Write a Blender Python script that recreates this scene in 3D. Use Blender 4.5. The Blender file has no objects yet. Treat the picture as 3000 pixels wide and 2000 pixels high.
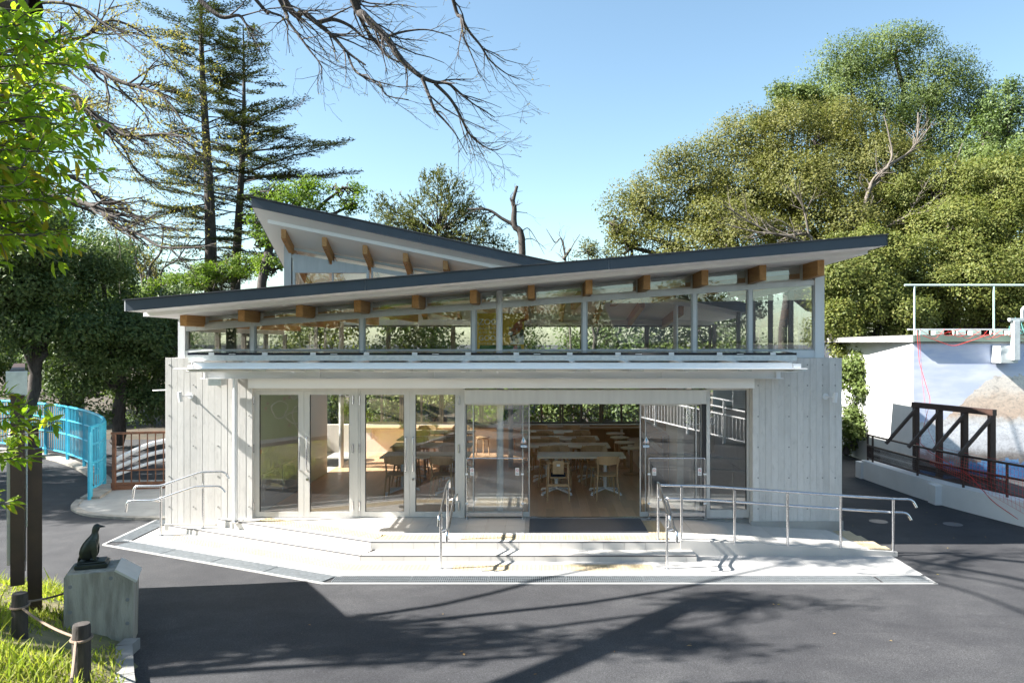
import bpy, bmesh, math, random
import numpy as np
from mathutils import Vector, Matrix

# ------------------------------------------------------------------ scene, camera, sky, sun
scene = bpy.context.scene
C = scene.collection
R = math.radians

F_PX, CX, CY, CAM_Y, CAM_Z = 2230.0, 1580.0, 1003.0, -12.35, 2.83
cam_d = bpy.data.cameras.new('camera')
cam = bpy.data.objects.new('camera', cam_d); C.objects.link(cam)
cam.location = (0, CAM_Y, CAM_Z); cam.rotation_euler = (R(90), 0, 0)
cam_d.sensor_width = 36.0; cam_d.lens = 36.0 * F_PX / 3000.0
cam_d.shift_x = (1500 - CX) / 3000.0; cam_d.shift_y = (CY - 1000) / 3000.0
cam_d.clip_start = 0.05; cam_d.clip_end = 3000
scene.camera = cam

SUN = Vector((1.0, 0.16, -0.86)).normalized()          # the way the light travels
sun_el = math.asin(-SUN.z); sun_az = math.atan2(-SUN.x, -SUN.y)
world = bpy.data.worlds.new('World'); scene.world = world; world.use_nodes = True
wn = world.node_tree
for n in list(wn.nodes): wn.nodes.remove(n)
w_out = wn.nodes.new('ShaderNodeOutputWorld'); w_bg = wn.nodes.new('ShaderNodeBackground')
w_sky = wn.nodes.new('ShaderNodeTexSky'); w_sky.sky_type = 'NISHITA'; w_sky.sun_disc = False
w_sky.sun_elevation = sun_el; w_sky.sun_rotation = sun_az % (2 * math.pi)
w_sky.altitude = 20; w_sky.air_density = 1.0; w_sky.dust_density = 0.9; w_sky.ozone_density = 1.0
w_bg.inputs['Strength'].default_value = 0.0505
w_tint = wn.nodes.new('ShaderNodeMixRGB'); w_tint.blend_type = 'MULTIPLY'; w_tint.inputs[0].default_value = 1.0; w_tint.inputs[2].default_value = (.89, .97, .91, 1)
wn.links.new(w_sky.outputs[0], w_tint.inputs[1]); wn.links.new(w_tint.outputs[0], w_bg.inputs[0]); wn.links.new(w_bg.outputs[0], w_out.inputs[0])
sun_d = bpy.data.lights.new('sun', 'SUN'); sun_d.energy = 3.9; sun_d.angle = R(0.55); sun_d.color = (1.0, 0.96, 0.90)
sun = bpy.data.objects.new('sun', sun_d); C.objects.link(sun)
sun.rotation_euler = SUN.to_track_quat('-Z', 'Y').to_euler(); sun.location = (-20, -8, 20)

vs = scene.view_settings
scene.display_settings.display_device = 'sRGB'
vs.view_transform = 'Standard'; vs.look = 'None'; vs.gamma = 1.0; vs.use_curve_mapping = False
vs.exposure = 2.52
cy = scene.cycles
cy.use_denoising = True; cy.max_bounces = 10; cy.diffuse_bounces = 4; cy.glossy_bounces = 4
cy.transmission_bounces = 8; cy.transparent_max_bounces = 24; cy.caustics_reflective = False; cy.caustics_refractive = False
cy.sample_clamp_indirect = 8.0

# ------------------------------------------------------------------ helpers
def P(px, py, Z):
    """a point of the place seen at photo pixel (px, py) whose distance along the view axis is Z metres"""
    return Vector(((px - CX) * Z / F_PX, Z + CAM_Y, CAM_Z - (py - CY) * Z / F_PX))

def tag(o, label=None, cat=None, group=None, kind=None):
    if label: o['label'] = label
    if cat: o['category'] = cat
    if group: o['group'] = group
    if kind: o['kind'] = kind
    return o

WORLD = {}
def par(o, p):
    if p is not None:
        o.parent = p
        o.matrix_parent_inverse = WORLD.get(p.name, Matrix.Identity(4)).inverted()

def thing(name, loc=(0, 0, 0), label=None, cat=None, group=None, parent=None):
    o = bpy.data.objects.new(name, None); C.objects.link(o)
    o.empty_display_size = 0.2
    o.location = loc
    WORLD[o.name] = Matrix.Translation(Vector(loc))
    tag(o, label, cat, group)
    if parent is not None: par(o, parent)
    return o

def link_mesh(name, me, mat, parent=None, loc=None, rz=0.0):
    if mat is not None and len(me.materials) == 0: me.materials.append(mat)
    o = bpy.data.objects.new(name, me); C.objects.link(o)
    if loc is not None: o.location = loc
    if rz: o.rotation_euler = (0, 0, rz)
    WORLD[o.name] = Matrix.Translation(Vector(loc or (0, 0, 0)))
    par(o, parent)
    return o

class MB:
    """collects shapes; build() links them as one mesh object"""
    def __init__(s): s.v = []; s.f = []
    def add(s, vs, fs):
        b = len(s.v); s.v.extend([tuple(v) for v in vs]); s.f.extend([tuple(i + b for i in f) for f in fs]); return s
    def box(s, x0, x1, y0, y1, z0, z1):
        x0, x1 = sorted((x0, x1)); y0, y1 = sorted((y0, y1)); z0, z1 = sorted((z0, z1))
        return s.add([(x0,y0,z0),(x1,y0,z0),(x1,y1,z0),(x0,y1,z0),(x0,y0,z1),(x1,y0,z1),(x1,y1,z1),(x0,y1,z1)],
                     [(0,3,2,1),(4,5,6,7),(0,1,5,4),(1,2,6,5),(2,3,7,6),(3,0,4,7)])
    def bbox(s, x0, x1, y0, y1, z0, z1, b=0.004):
        """box with chamfered edges"""
        x0, x1 = sorted((x0, x1)); y0, y1 = sorted((y0, y1)); z0, z1 = sorted((z0, z1))
        b = min(b, (x1-x0)*.4, (y1-y0)*.4, (z1-z0)*.4)
        bm = bmesh.new(); bmesh.ops.create_cube(bm, size=1)
        for v in bm.verts:
            v.co = Vector(((x0+x1)/2 + v.co.x*(x1-x0), (y0+y1)/2 + v.co.y*(y1-y0), (z0+z1)/2 + v.co.z*(z1-z0)))
        bmesh.ops.bevel(bm, geom=list(bm.edges), offset=b, segments=1, affect='EDGES')
        bm.verts.index_update()
        s.add([v.co[:] for v in bm.verts], [[v.index for v in f.verts] for f in bm.faces]); bm.free(); return s
    def beam(s, a, b, w, h, up=(0, 0, 1)):
        """box bar from a to b, w across, h along up"""
        a = Vector(a); b = Vector(b); d = (b - a).normalized(); up = Vector(up)
        side = d.cross(up)
        if side.length < 1e-6: side = d.cross(Vector((1, 0, 0)))
        side.normalize(); u = side.cross(d).normalized()
        vs = []
        for p in (a, b):
            for sx, sz in ((-1,-1),(1,-1),(1,1),(-1,1)): vs.append(p + side*sx*w/2 + u*sz*h/2)
        return s.add(vs, [(3,2,1,0),(4,5,6,7),(0,1,5,4),(1,2,6,5),(2,3,7,6),(3,0,4,7)])
    def prism(s, poly, z0, z1):
        n = len(poly)
        A = sum(poly[i][0]*poly[(i+1)%n][1]-poly[(i+1)%n][0]*poly[i][1] for i in range(n))
        if A < 0: poly = poly[::-1]
        zf0 = z0 if callable(z0) else (lambda x, y: z0); zf1 = z1 if callable(z1) else (lambda x, y: z1)
        vs = [(x, y, zf0(x, y)) for x, y in poly] + [(x, y, zf1(x, y)) for x, y in poly]
        fs = [tuple(range(n-1, -1, -1)), tuple(range(n, 2*n))] + [(i, (i+1)%n, n+(i+1)%n, n+i) for i in range(n)]
        return s.add(vs, fs)
    def extr(s, poly, axis, a, b):
        """closed polygon extruded along axis: 'x' poly=(y,z), 'y' poly=(x,z)"""
        n = len(poly); vs = []
        for t in (a, b):
            for u, w in poly: vs.append((t, u, w) if axis == 'x' else (u, t, w))
        return s.add(vs, [tuple(range(n)), tuple(range(2*n-1, n-1, -1))] + [(i, n+i, n+(i+1)%n, (i+1)%n) for i in range(n)])
    def tube(s, pts, r, sides=8, cap=True):
        pts = [Vector(p) for p in pts]; n = len(pts)
        rr = r if isinstance(r, (list, tuple)) else [r]*n
        ref = None; vs = []
        for i, p in enumerate(pts):
            d = (pts[min(i+1, n-1)] - pts[max(i-1, 0)])
            if d.length < 1e-9: d = Vector((0, 0, 1))
            d.normalize()
            if ref is None:
                ref = d.cross(Vector((0, 0, 1)))
                if ref.length < 1e-3: ref = d.cross(Vector((1, 0, 0)))
            ref = (ref - d*ref.dot(d))
            if ref.length < 1e-6: ref = d.orthogonal()
            ref.normalize(); w = d.cross(ref)
            for k in range(sides):
                a = 2*math.pi*k/sides
                vs.append(p + (ref*math.cos(a) + w*math.sin(a))*rr[i])
        fs = [(i*sides+k, i*sides+(k+1)%sides, (i+1)*sides+(k+1)%sides, (i+1)*sides+k) for i in range(n-1) for k in range(sides)]
        if cap: fs += [tuple(range(sides-1, -1, -1)), tuple(range((n-1)*sides, n*sides))]
        return s.add(vs, fs)
    def lathe(s, prof, c=(0, 0, 0), sides=16):
        """prof: (radius, z) from bottom to top"""
        n = len(prof); vs = []
        for r, z in prof:
            for k in range(sides):
                a = 2*math.pi*k/sides; vs.append((c[0]+r*math.cos(a), c[1]+r*math.sin(a), c[2]+z))
        fs = [(i*sides+k, i*sides+(k+1)%sides, (i+1)*sides+(k+1)%sides, (i+1)*sides+k) for i in range(n-1) for k in range(sides)]
        fs += [tuple(range(sides-1, -1, -1)), tuple(range((n-1)*sides, n*sides))]
        return s.add(vs, fs)
    def mesh(s, name, smooth=False):
        me = bpy.data.meshes.new(name); me.from_pydata(s.v, [], s.f); me.update()
        if smooth:
            me.polygons.foreach_set('use_smooth', [True]*len(me.polygons))
            try: me.set_sharp_from_angle(angle=R(40))
            except Exception: pass
        return me
    def build(s, name, mat, parent=None, smooth=False, loc=None):
        return link_mesh(name, s.mesh(name, smooth), mat, parent, loc)

def box(name, mat, parent, *a, b=0.0):
    m = MB(); (m.bbox(*a, b=b) if b else m.box(*a)); return m.build(name, mat, parent)

def np_mesh(name, V, Fq, smooth=False):
    """fast mesh from an (n,3) array and an (m,k) face array"""
    me = bpy.data.meshes.new(name); V = np.ascontiguousarray(V, dtype=np.float32); Fq = np.ascontiguousarray(Fq, dtype=np.int32)
    k = Fq.shape[1]
    me.vertices.add(len(V)); me.vertices.foreach_set('co', V.ravel())
    me.loops.add(Fq.size); me.loops.foreach_set('vertex_index', Fq.ravel())
    me.polygons.add(len(Fq)); me.polygons.foreach_set('loop_start', np.arange(0, Fq.size, k, dtype=np.int32))
    try: me.polygons.foreach_set('loop_total', np.full(len(Fq), k, dtype=np.int32))
    except Exception: pass
    if smooth: me.polygons.foreach_set('use_smooth', np.ones(len(Fq), dtype=bool))
    me.update(calc_edges=True); return me

def arc(pts, r, n=4):
    """round the inner corners of a polyline"""
    pts = [Vector(p) for p in pts]; out = [pts[0]]
    for i in range(1, len(pts)-1):
        a, b, c = pts[i-1], pts[i], pts[i+1]
        d1 = (a-b); d2 = (c-b); rr = min(r, d1.length*.49, d2.length*.49)
        p0 = b + d1.normalized()*rr; p2 = b + d2.normalized()*rr
        for k in range(n+1):
            t = k/n; out.append(p0*(1-t)**2 + b*2*t*(1-t) + p2*t*t)
    out.append(pts[-1]); return out

# ------------------------------------------------------------------ materials
class NT:
    def __init__(s, name):
        s.m = bpy.data.materials.new(name); s.m.use_nodes = True; s.t = s.m.node_tree
        for n in list(s.t.nodes): s.t.nodes.remove(n)
        s.out = s.n('OutputMaterial')
    def n(s, kind, **kw):
        nd = s.t.nodes.new('ShaderNode'+kind)
        for k, v in kw.items():
            if hasattr(nd, k): setattr(nd, k, v)
            else: nd.inputs[k].default_value = v
        return nd
    def l(s, a, b): s.t.links.new(a, b)
    def coord(s, which='Object', scale=(1, 1, 1), rot=(0, 0, 0)):
        tc = s.n('TexCoord'); mp = s.n('Mapping')
        mp.inputs['Scale'].default_value = scale; mp.inputs['Rotation'].default_value = rot
        s.l(tc.outputs[which], mp.inputs[0]); return mp.outputs[0]
    def noise(s, vec, scale, detail=4, rough=.55, dist=0):
        n = s.n('TexNoise'); n.inputs['Scale'].default_value = scale; n.inputs['Detail'].default_value = detail
        n.inputs['Roughness'].default_value = rough; n.inputs['Distortion'].default_value = dist
        s.l(vec, n.inputs['Vector']); return n.outputs['Fac']
    def ramp(s, fac, stops, interp='LINEAR'):
        r = s.n('ValToRGB'); r.color_ramp.interpolation = interp; e = r.color_ramp.elements
        while len(e) > 1: e.remove(e[-1])
        e[0].position = stops[0][0]; e[0].color = (*stops[0][1], 1)
        for p, c in stops[1:]:
            k = e.new(p); k.color = (*c, 1)
        s.l(fac, r.inputs[0]); return r.outputs[0]
    def mix(s, fac, a, b, mode='MIX'):
        m = s.n('MixRGB'); m.blend_type = mode
        for i, x in ((0, fac), (1, a), (2, b)):
            if isinstance(x, (int, float)): m.inputs[i].default_value = x
            elif isinstance(x, tuple): m.inputs[i].default_value = (*x, 1)
            else: s.l(x, m.inputs[i])
        return m.outputs[0]
    def math(s, op, a, b=0.0):
        m = s.n('Math'); m.operation = op
        for i, x in ((0, a), (1, b)):
            if isinstance(x, (int, float)): m.inputs[i].default_value = x
            else: s.l(x, m.inputs[i])
        return m.outputs[0]
    def bump(s, h, strength=.3, dist=.01):
        b = s.n('Bump'); b.inputs['Strength'].default_value = strength; b.inputs['Distance'].default_value = dist
        s.l(h, b.inputs['Height']); return b.outputs[0]
    def bsdf(s, color, rough=.5, metal=0.0, spec=.5, normal=None, final=True):
        p = s.n('BsdfPrincipled')
        for key, x in (('Base Color', color), ('Roughness', rough), ('Metallic', metal), ('Specular IOR Level', spec)):
            if isinstance(x, (int, float)): p.inputs[key].default_value = x
            elif isinstance(x, tuple): p.inputs[key].default_value = (*x, 1)
            else: s.l(x, p.inputs[key])
        if normal is not None: s.l(normal, p.inputs['Normal'])
        if final: s.l(p.outputs[0], s.out.inputs[0])
        return p.outputs[0]

def pmat(name, c1, c2=None, scale=4, rough=.5, metal=0.0, spec=.5, bump=0.0, bscale=60, bdist=.004, stretch=(1, 1, 1), rand=0.0, lo=.35, hi=.65, rvar=.08):
    t = NT(name); v = t.coord('Object', stretch)
    c2 = c2 or tuple(x*.85 for x in c1)
    f = t.noise(v, scale, 6)
    col = t.ramp(f, [(lo, c1), (hi, c2)])
    if rand:
        oi = t.n('ObjectInfo'); hs = t.n('HueSaturation')
        val = t.n('MapRange'); val.inputs[3].default_value = 1-rand; val.inputs[4].default_value = 1+rand
        t.l(oi.outputs['Random'], val.inputs[0]); t.l(val.outputs[0], hs.inputs['Value']); t.l(col, hs.inputs['Color']); col = hs.outputs[0]
    r = t.n('MapRange'); r.inputs[3].default_value = max(0, rough-rvar); r.inputs[4].default_value = min(1, rough+rvar)
    t.l(t.noise(v, scale*3.1, 3), r.inputs[0])
    nrm = t.bump(t.noise(v, bscale, 4), bump, bdist) if bump else None
    t.bsdf(col, r.outputs[0], metal, spec, nrm)
    return t.m

M = {}
# asphalt: fine stones, broad paler worn patches, faint pale scuffs
t = NT('asphalt'); v = t.coord('Object')
big = t.noise(v, .35, 4, .6); mid = t.noise(v, 2.2, 5, .6, .4); st = t.noise(v, 85, 4, .75)
col = t.ramp(t.math('ADD', t.math('MULTIPLY', big, .6), t.math('MULTIPLY', mid, .4)), [(.33, (.022, .0222, .025)), (.5, (.035, .0352, .0378)), (.68, (.058, .058, .0595))])
col = t.mix(.7, col, t.ramp(st, [(.34, (.2, .2, .21)), (.5, (.9, .9, .9)), (.64, (2.4, 2.4, 2.45))]), 'MULTIPLY')
vs_ = t.coord('Object', (.5, 3.0, 1), (0, 0, .25)); sc = t.noise(vs_, 1.3, 6, .75, 1.2)
col = t.mix(t.math('MULTIPLY', t.math('GREATER_THAN', sc, .66), .25), col, (.085, .085, .085))
sp = t.n('TexVoronoi'); sp.inputs['Scale'].default_value = 9; t.l(v, sp.inputs['Vector'])
col = t.mix(t.math('MULTIPLY', t.math('LESS_THAN', sp.outputs['Distance'], .035), .8), col, (.22, .21, .20))
t.bsdf(col, .82, 0, .35, t.bump(st, .55, .006)); M['asphalt'] = t.m

# board-formed concrete
def concrete_mat(name, c_lo, c_mid, c_hi, stain):
    t = NT(name); oi = t.n('ObjectInfo')
    tc = t.n('TexCoord'); off = t.n('VectorMath'); off.operation = 'ADD'
    rv = t.n('CombineXYZ'); t.l(t.math('MULTIPLY', oi.outputs['Random'], 37.0), rv.inputs[0]); t.l(t.math('MULTIPLY', oi.outputs['Random'], 11.0), rv.inputs[2])
    t.l(tc.outputs['Object'], off.inputs[0]); t.l(rv.outputs[0], off.inputs[1])
    mp = t.n('Mapping'); mp.inputs['Scale'].default_value = (34, 34, 1.1); t.l(off.outputs[0], mp.inputs[0])
    grain = t.noise(mp.outputs[0], 1.6, 7, .65, .6)
    mp2 = t.n('Mapping'); mp2.inputs['Scale'].default_value = (4, 4, 1.6); t.l(off.outputs[0], mp2.inputs[0])
    blot = t.noise(mp2.outputs[0], 1.4, 6, .7)
    col = t.ramp(t.math('ADD', t.math('MULTIPLY', grain, .35), t.math('MULTIPLY', blot, .65)), [(.33, c_lo), (.5, c_mid), (.68, c_hi)])
    hs = t.n('HueSaturation'); mr = t.n('MapRange'); mr.inputs[3].default_value = .9; mr.inputs[4].default_value = 1.07
    t.l(oi.outputs['Random'], mr.inputs[0]); t.l(mr.outputs[0], hs.inputs['Value']); t.l(col, hs.inputs['Color'])
    knots = t.noise(mp2.outputs[0], 3.4, 4, .7, .8)
    col = t.mix(t.math('MULTIPLY', t.ramp(knots, [(.52, (0, 0, 0)), (.72, (1, 1, 1))]), stain), hs.outputs[0], tuple(x*.55 for x in c_lo))
    t.bsdf(col, .78, 0, .3, t.bump(grain, .35, .004)); return t.m
M['concrete'] = concrete_mat('board_concrete', (.52, .502, .475), (.59, .572, .543), (.64, .622, .592), .28)
M['concrete_old'] = pmat('old_concrete', (.44, .41, .345), (.27, .25, .205), 3.4, .88, bump=.8, bscale=40, bdist=.012, stretch=(3.4, 3.4, .6), lo=.38, hi=.62)
M['concrete_plain'] = pmat('plain_concrete', (.40, .39, .36), (.31, .30, .28), 2.2, .85, bump=.35, bscale=60)
M['kerb'] = pmat('kerb_stone', (.25, .245, .235), (.17, .167, .16), 5, .85, bump=.5, bscale=70)
M['tile'] = pmat('floor_tile', (.52, .50, .468), (.48, .462, .434), 3.0, .45, rand=.045, bump=.05, bscale=120)
M['granite'] = pmat('granite_slab', (.41, .402, .39), (.37, .363, .352), 60, .55, rand=.03, bump=.06, bscale=160, lo=.3, hi=.7)
M['grout'] = pmat('grout', (.42, .41, .39), None, 8, .9)
M['tactile'] = pmat('tactile_yellow', (.40, .325, .21), (.36, .29, .185), 9, .6, rand=.06)
M['nosing'] = pmat('step_nosing', (.10, .10, .105), (.08, .08, .085), 20, .5)
M['mat'] = pmat('entrance_mat', (.095, .10, .112), (.06, .064, .072), 40, .9, stretch=(1, 9, 1), bump=.5, bscale=220)
M['steel'] = pmat('stainless', (.66, .66, .67), (.58, .58, .59), 30, .24, 1.0, stretch=(1, 1, .05), rvar=.06)
M['alu'] = pmat('anodised_aluminium', (.62, .605, .57), (.57, .555, .525), 12, .45, .25, stretch=(1, 1, .08))
M['alu_white'] = pmat('pale_aluminium', (.70, .71, .72), (.66, .67, .68), 10, .45, .15, stretch=(1, 1, .1))
M['galv'] = pmat('galvanised', (.66, .69, .69), (.55, .58, .58), 18, .42, .35, stretch=(1, 1, 1))
M['grate'] = pmat('grating_steel', (.20, .22, .235), (.14, .155, .165), 14, .45, .3)
M['white'] = pmat('white_paint', (.88, .88, .88), (.85, .85, .85), 2.0, .5, rvar=.04)
M['soffit'] = pmat('soffit_white', (.90, .89, .875), (.88, .87, .855), 1.2, .6)
M['alu_grey'] = pmat('grey_aluminium', (.46, .48, .49), (.41, .43, .44), 10, .45, .2, stretch=(1, 1, .1))
M['lintel'] = pmat('lintel_panel', (.86, .855, .84), (.83, .825, .81), 1.5, .45)
M['fascia'] = pmat('fascia_dark', (.052, .066, .085), (.043, .055, .072), 1.3, .42, .25, bump=.03, bscale=8)
M['roofing'] = pmat('roof_metal', (.045, .05, .058), (.035, .04, .046), 3, .5, .3)
M['wall_cream'] = pmat('interior_cream', (.82, .765, .68), (.79, .735, .65), 1.4, .7)
M['wall_grey'] = pmat('interior_grey', (.52, .505, .475), (.48, .465, .44), 1.4, .6)
M['frame_bronze'] = pmat('bronze_frame', (.17, .145, .12), (.14, .12, .10), 12, .45, .4)
M['dark'] = pmat('black_steel', (.028, .028, .030), (.02, .02, .022), 6, .45)
M['brown_metal'] = pmat('brown_paint', (.062, .034, .026), (.042, .024, .019), 6, .42)
M['rust_metal'] = pmat('rust_brown_paint', (.19, .085, .045), (.13, .058, .033), 9, .55)
M['blue_paint'] = pmat('sky_blue_paint', (.05, .42, .58), (.04, .35, .51), 6, .38)
M['bronze'] = pmat('patina_bronze', (.055, .065, .058), (.028, .034, .032), 9, .4, .6, bump=.3, bscale=40)
M['log'] = pmat('weathered_log', (.060, .050, .044), (.030, .025, .023), 8, .85, stretch=(3, 3, .6), bump=.7, bscale=30, bdist=.01)
M['rope'] = pmat('rope', (.26, .19, .14), (.17, .12, .09), 90, .9, bump=.6, bscale=200)
M['bark'] = pmat('dark_bark', (.075, .062, .054), (.036, .030, .026), 7, .9, stretch=(3, 3, .8), bump=.7, bscale=18, bdist=.02)
M['bark_grey'] = pmat('grey_bark', (.12, .105, .09), (.06, .052, .045), 9, .9, bump=.6, bscale=22, bdist=.02)
M['bark_pale'] = pmat('pale_dead_bark', (.17, .145, .12), (.10, .085, .07), 9, .9, bump=.5, bscale=22)
M['pv'] = pmat('solar_cell', (.012, .016, .028), (.010, .012, .022), 2, .12, 0, .6)
M['stone'] = pmat('path_stone', (.33, .31, .27), (.22, .205, .18), 6, .9, bump=.6, bscale=26, bdist=.02)
M['soil'] = pmat('forest_soil', (.075, .055, .035), (.035, .03, .018), 2, .95, bump=.6, bscale=12, bdist=.03)
M['white_wall'] = pmat('render_white', (.72, .715, .70), (.63, .625, .61), 1.2, .8, bump=.2, bscale=60)
M['pale_green'] = pmat('pale_green_pipe', (.46, .60, .55), (.40, .53, .49), 6, .4)
M['red'] = pmat('red_net', (.62, .035, .03), (.50, .03, .025), 30, .6)
M['red_gloss'] = pmat('red_plastic', (.55, .02, .02), None, 5, .35)
M['navy'] = pmat('navy_cushion', (.012, .016, .03), None, 10, .9)
M['print_white'] = pmat('print_white', (.78, .78, .77), (.74, .74, .73), 2, .5)
M['print_yellow'] = pmat('print_yellow', (.74, .46, .03), (.70, .43, .03), 2, .5)
M['print_green'] = pmat('print_green', (.30, .48, .06), (.25, .42, .05), 2, .5)
M['print_dgreen'] = pmat('print_dark_green', (.05, .16, .05), None, 2, .5)
M['print_rust'] = pmat('print_rust', (.36, .07, .025), None, 2, .5)
M['print_black'] = pmat('print_black', (.018, .018, .018), None, 2, .5)
M['print_blue'] = pmat('print_blue', (.04, .33, .62), None, 2, .5)
M['print_red'] = pmat('print_red', (.62, .08, .06), None, 2, .5)
M['print_grey'] = pmat('print_grey', (.24, .24, .24), None, 2, .5)
M['print_brown'] = pmat('print_brown', (.12, .085, .06), None, 2, .5)
M['shutter'] = pmat('louvre_panel', (.50, .53, .52), (.44, .47, .46), 3, .5)

def wood_mat(name, a, b, rough=.5, along='y', scale=1.0, rand=.12):
    st = {'x': (.7, 9, 9), 'y': (9, .7, 9), 'z': (9, 9, .7)}[along]
    t = NT(name); oi = t.n('ObjectInfo'); tc = t.n('TexCoord'); off = t.n('VectorMath'); off.operation = 'ADD'
    rv = t.n('CombineXYZ')
    for i, k in enumerate((13.0, 29.0, 7.0)): t.l(t.math('MULTIPLY', oi.outputs['Random'], k), rv.inputs[i])
    t.l(tc.outputs['Object'], off.inputs[0]); t.l(rv.outputs[0], off.inputs[1])
    mp = t.n('Mapping'); mp.inputs['Scale'].default_value = tuple(x*scale for x in st); t.l(off.outputs[0], mp.inputs[0])
    g = t.noise(mp.outputs[0], 2.2, 6, .62, .9)
    col = t.ramp(g, [(.33, a), (.66, b)])
    hs = t.n('HueSaturation'); mr = t.n('MapRange'); mr.inputs[3].default_value = 1-rand; mr.inputs[4].default_value = 1+rand
    t.l(oi.outputs['Random'], mr.inputs[0]); t.l(mr.outputs[0], hs.inputs['Value']); t.l(col, hs.inputs['Color'])
    t.bsdf(hs.outputs[0], rough, 0, .4, t.bump(g, .06, .003)); return t.m
M['glulam'] = wood_mat('glulam_rafter', (.50, .27, .10), (.38, .19, .065), .5, 'y')
M['floor_wood'] = wood_mat('floor_plank', (.66, .43, .26), (.58, .365, .21), .34, 'y', 1.0, .13)
M['oak_x'] = wood_mat('table_oak', (.52, .37, .22), (.45, .31, .18), .42, 'x', 1.0, .05)
M['oak_z'] = wood_mat('chair_oak', (.56, .38, .21), (.48, .31, .16), .45, 'z', 1.0, .08)
M['panel_wood'] = wood_mat('wall_panel_oak', (.46, .285, .13), (.37, .22, .095), .5, 'z', 1.0, .1)
M['tabletop'] = wood_mat('table_top_ash', (.68, .57, .42), (.63, .52, .375), .4, 'x', .8, .04)

def glass_mat(name, tint, f0=.055, rough=0.0):
    t = NT(name)
    tr = t.n('BsdfTransparent'); tr.inputs[0].default_value = (*tint, 1)
    gl = t.n('BsdfGlossy'); gl.inputs['Roughness'].default_value = rough; gl.inputs[0].default_value = (1, 1, 1, 1)
    lw = t.n('LayerWeight'); lw.inputs['Blend'].default_value = .5
    p = t.math('POWER', lw.outputs['Facing'], 4.5)
    fac = t.math('ADD', t.math('MULTIPLY', p, 1 - f0), f0)
    mx = t.n('MixShader'); t.l(fac, mx.inputs[0]); t.l(tr.outputs[0], mx.inputs[1]); t.l(gl.outputs[0], mx.inputs[2]); t.l(mx.outputs[0], t.out.inputs[0])
    return t.m
M['glass'] = glass_mat('window_glass', (.985, .99, .985), .10)
M['glass_upper'] = glass_mat('upper_window_glass', (.975, .985, .98), .095)
M['glass_dusty'] = glass_mat('dusty_glass', (.98, .985, .98), .05, .02)

def leaf_mat(name, cols, trans=.35, rough=.45, spec=.35, hue=0.0):
    rough += .12; spec *= .6
    t = NT(name); g = t.n('NewGeometry')
    n = len(cols); col = t.ramp(g.outputs['Random Per Island'], [(i/max(1, n-1), c) for i, c in enumerate(cols)])
    oc = t.noise(t.coord('Object'), .55, 3); col = t.mix(.55, col, t.ramp(oc, [(.3, (.62, .66, .6)), (.7, (1.3, 1.24, 1.1))]), 'MULTIPLY')
    b = t.bsdf(col, rough, 0, spec, None, False)
    tl = t.n('BsdfTranslucent'); t.l(t.mix(1.0, col, (1.25, 1.35, .6), 'MULTIPLY'), tl.inputs[0])
    mx = t.n('MixShader'); mx.inputs[0].default_value = trans; t.l(b, mx.inputs[1]); t.l(tl.outputs[0], mx.inputs[2]); t.l(mx.outputs[0], t.out.inputs[0])
    return t.m
M['leaf_olive'] = leaf_mat('leaf_olive', [(.095, .108, .03), (.118, .126, .034), (.14, .138, .04), (.105, .118, .031), (.16, .148, .044)], .3, .42)
M['leaf_mid'] = leaf_mat('leaf_mid', [(.085, .125, .038), (.105, .145, .043), (.125, .16, .05), (.095, .135, .04)], .3, .42)
M['leaf_yellowgreen'] = leaf_mat('leaf_yellowgreen', [(.115, .14, .036), (.145, .165, .043), (.098, .125, .032), (.18, .18, .052), (.082, .11, .028)], .32, .42)
M['leaf_dark'] = leaf_mat('leaf_dark', [(.062, .10, .036), (.085, .13, .043), (.12, .165, .054), (.072, .115, .04)], .3, .36, .5)
M['leaf_fir'] = leaf_mat('leaf_fir', [(.05, .07, .03), (.07, .09, .035), (.10, .112, .042), (.06, .078, .032)], .2, .5)
M['leaf_torreya'] = leaf_mat('leaf_torreya', [(.075, .095, .04), (.105, .12, .048), (.15, .145, .06), (.085, .105, .042)], .25, .45)
M['leaf_maple'] = leaf_mat('leaf_maple', [(.09, .155, .026), (.125, .20, .032), (.16, .225, .038), (.105, .17, .027)], .45, .5)
M['leaf_bud'] = leaf_mat('leaf_bud', [(.26, .225, .07), (.32, .265, .085), (.21, .20, .065), (.28, .235, .10)], .4, .5)
M['leaf_cherry'] = leaf_mat('leaf_cherry', [(.17, .29, .025), (.23, .36, .03), (.29, .38, .036), (.14, .25, .025), (.36, .27, .04)], .6, .35, .5)
M['grass'] = leaf_mat('grass_blade', [(.24, .31, .045), (.30, .36, .06), (.37, .37, .09), (.18, .25, .035), (.38, .32, .15)], .45, .5)
M['litter'] = leaf_mat('dead_leaf', [(.30, .17, .07), (.22, .12, .05), (.36, .25, .12), (.18, .2, .04)], .1, .7)

# ------------------------------------------------------------------ the ground
GZ = -0.20
def gz(x, y): return GZ + 0.1*min(max(-2.95 - y, 0.0), 9.0)

def axis(vals):
    out = []
    for a, b, st in vals: out += list(np.arange(a, b, st))
    return np.array(out + [vals[-1][1]])
gx = axis([(-900, -60, 120), (-60, -12, 6), (-12, 12, .8), (12, 60, 6), (60, 900, 120)])
gy = axis([(-900, -60, 120), (-60, -14, 4), (-14, 2, .4), (2, 60, 4), (60, 900, 120)])
V = np.array([(x, y, gz(x, y)) for y in gy for x in gx]); nx = len(gx)
Fq = np.array([(j*nx+i, j*nx+i+1, (j+1)*nx+i+1, (j+1)*nx+i) for j in range(len(gy)-1) for i in range(nx-1)])
ground = link_mesh('ground', np_mesh('ground', V, Fq, True), M['asphalt']); tag(ground, 'dark grey asphalt forecourt and path', None, None, 'structure')

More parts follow.
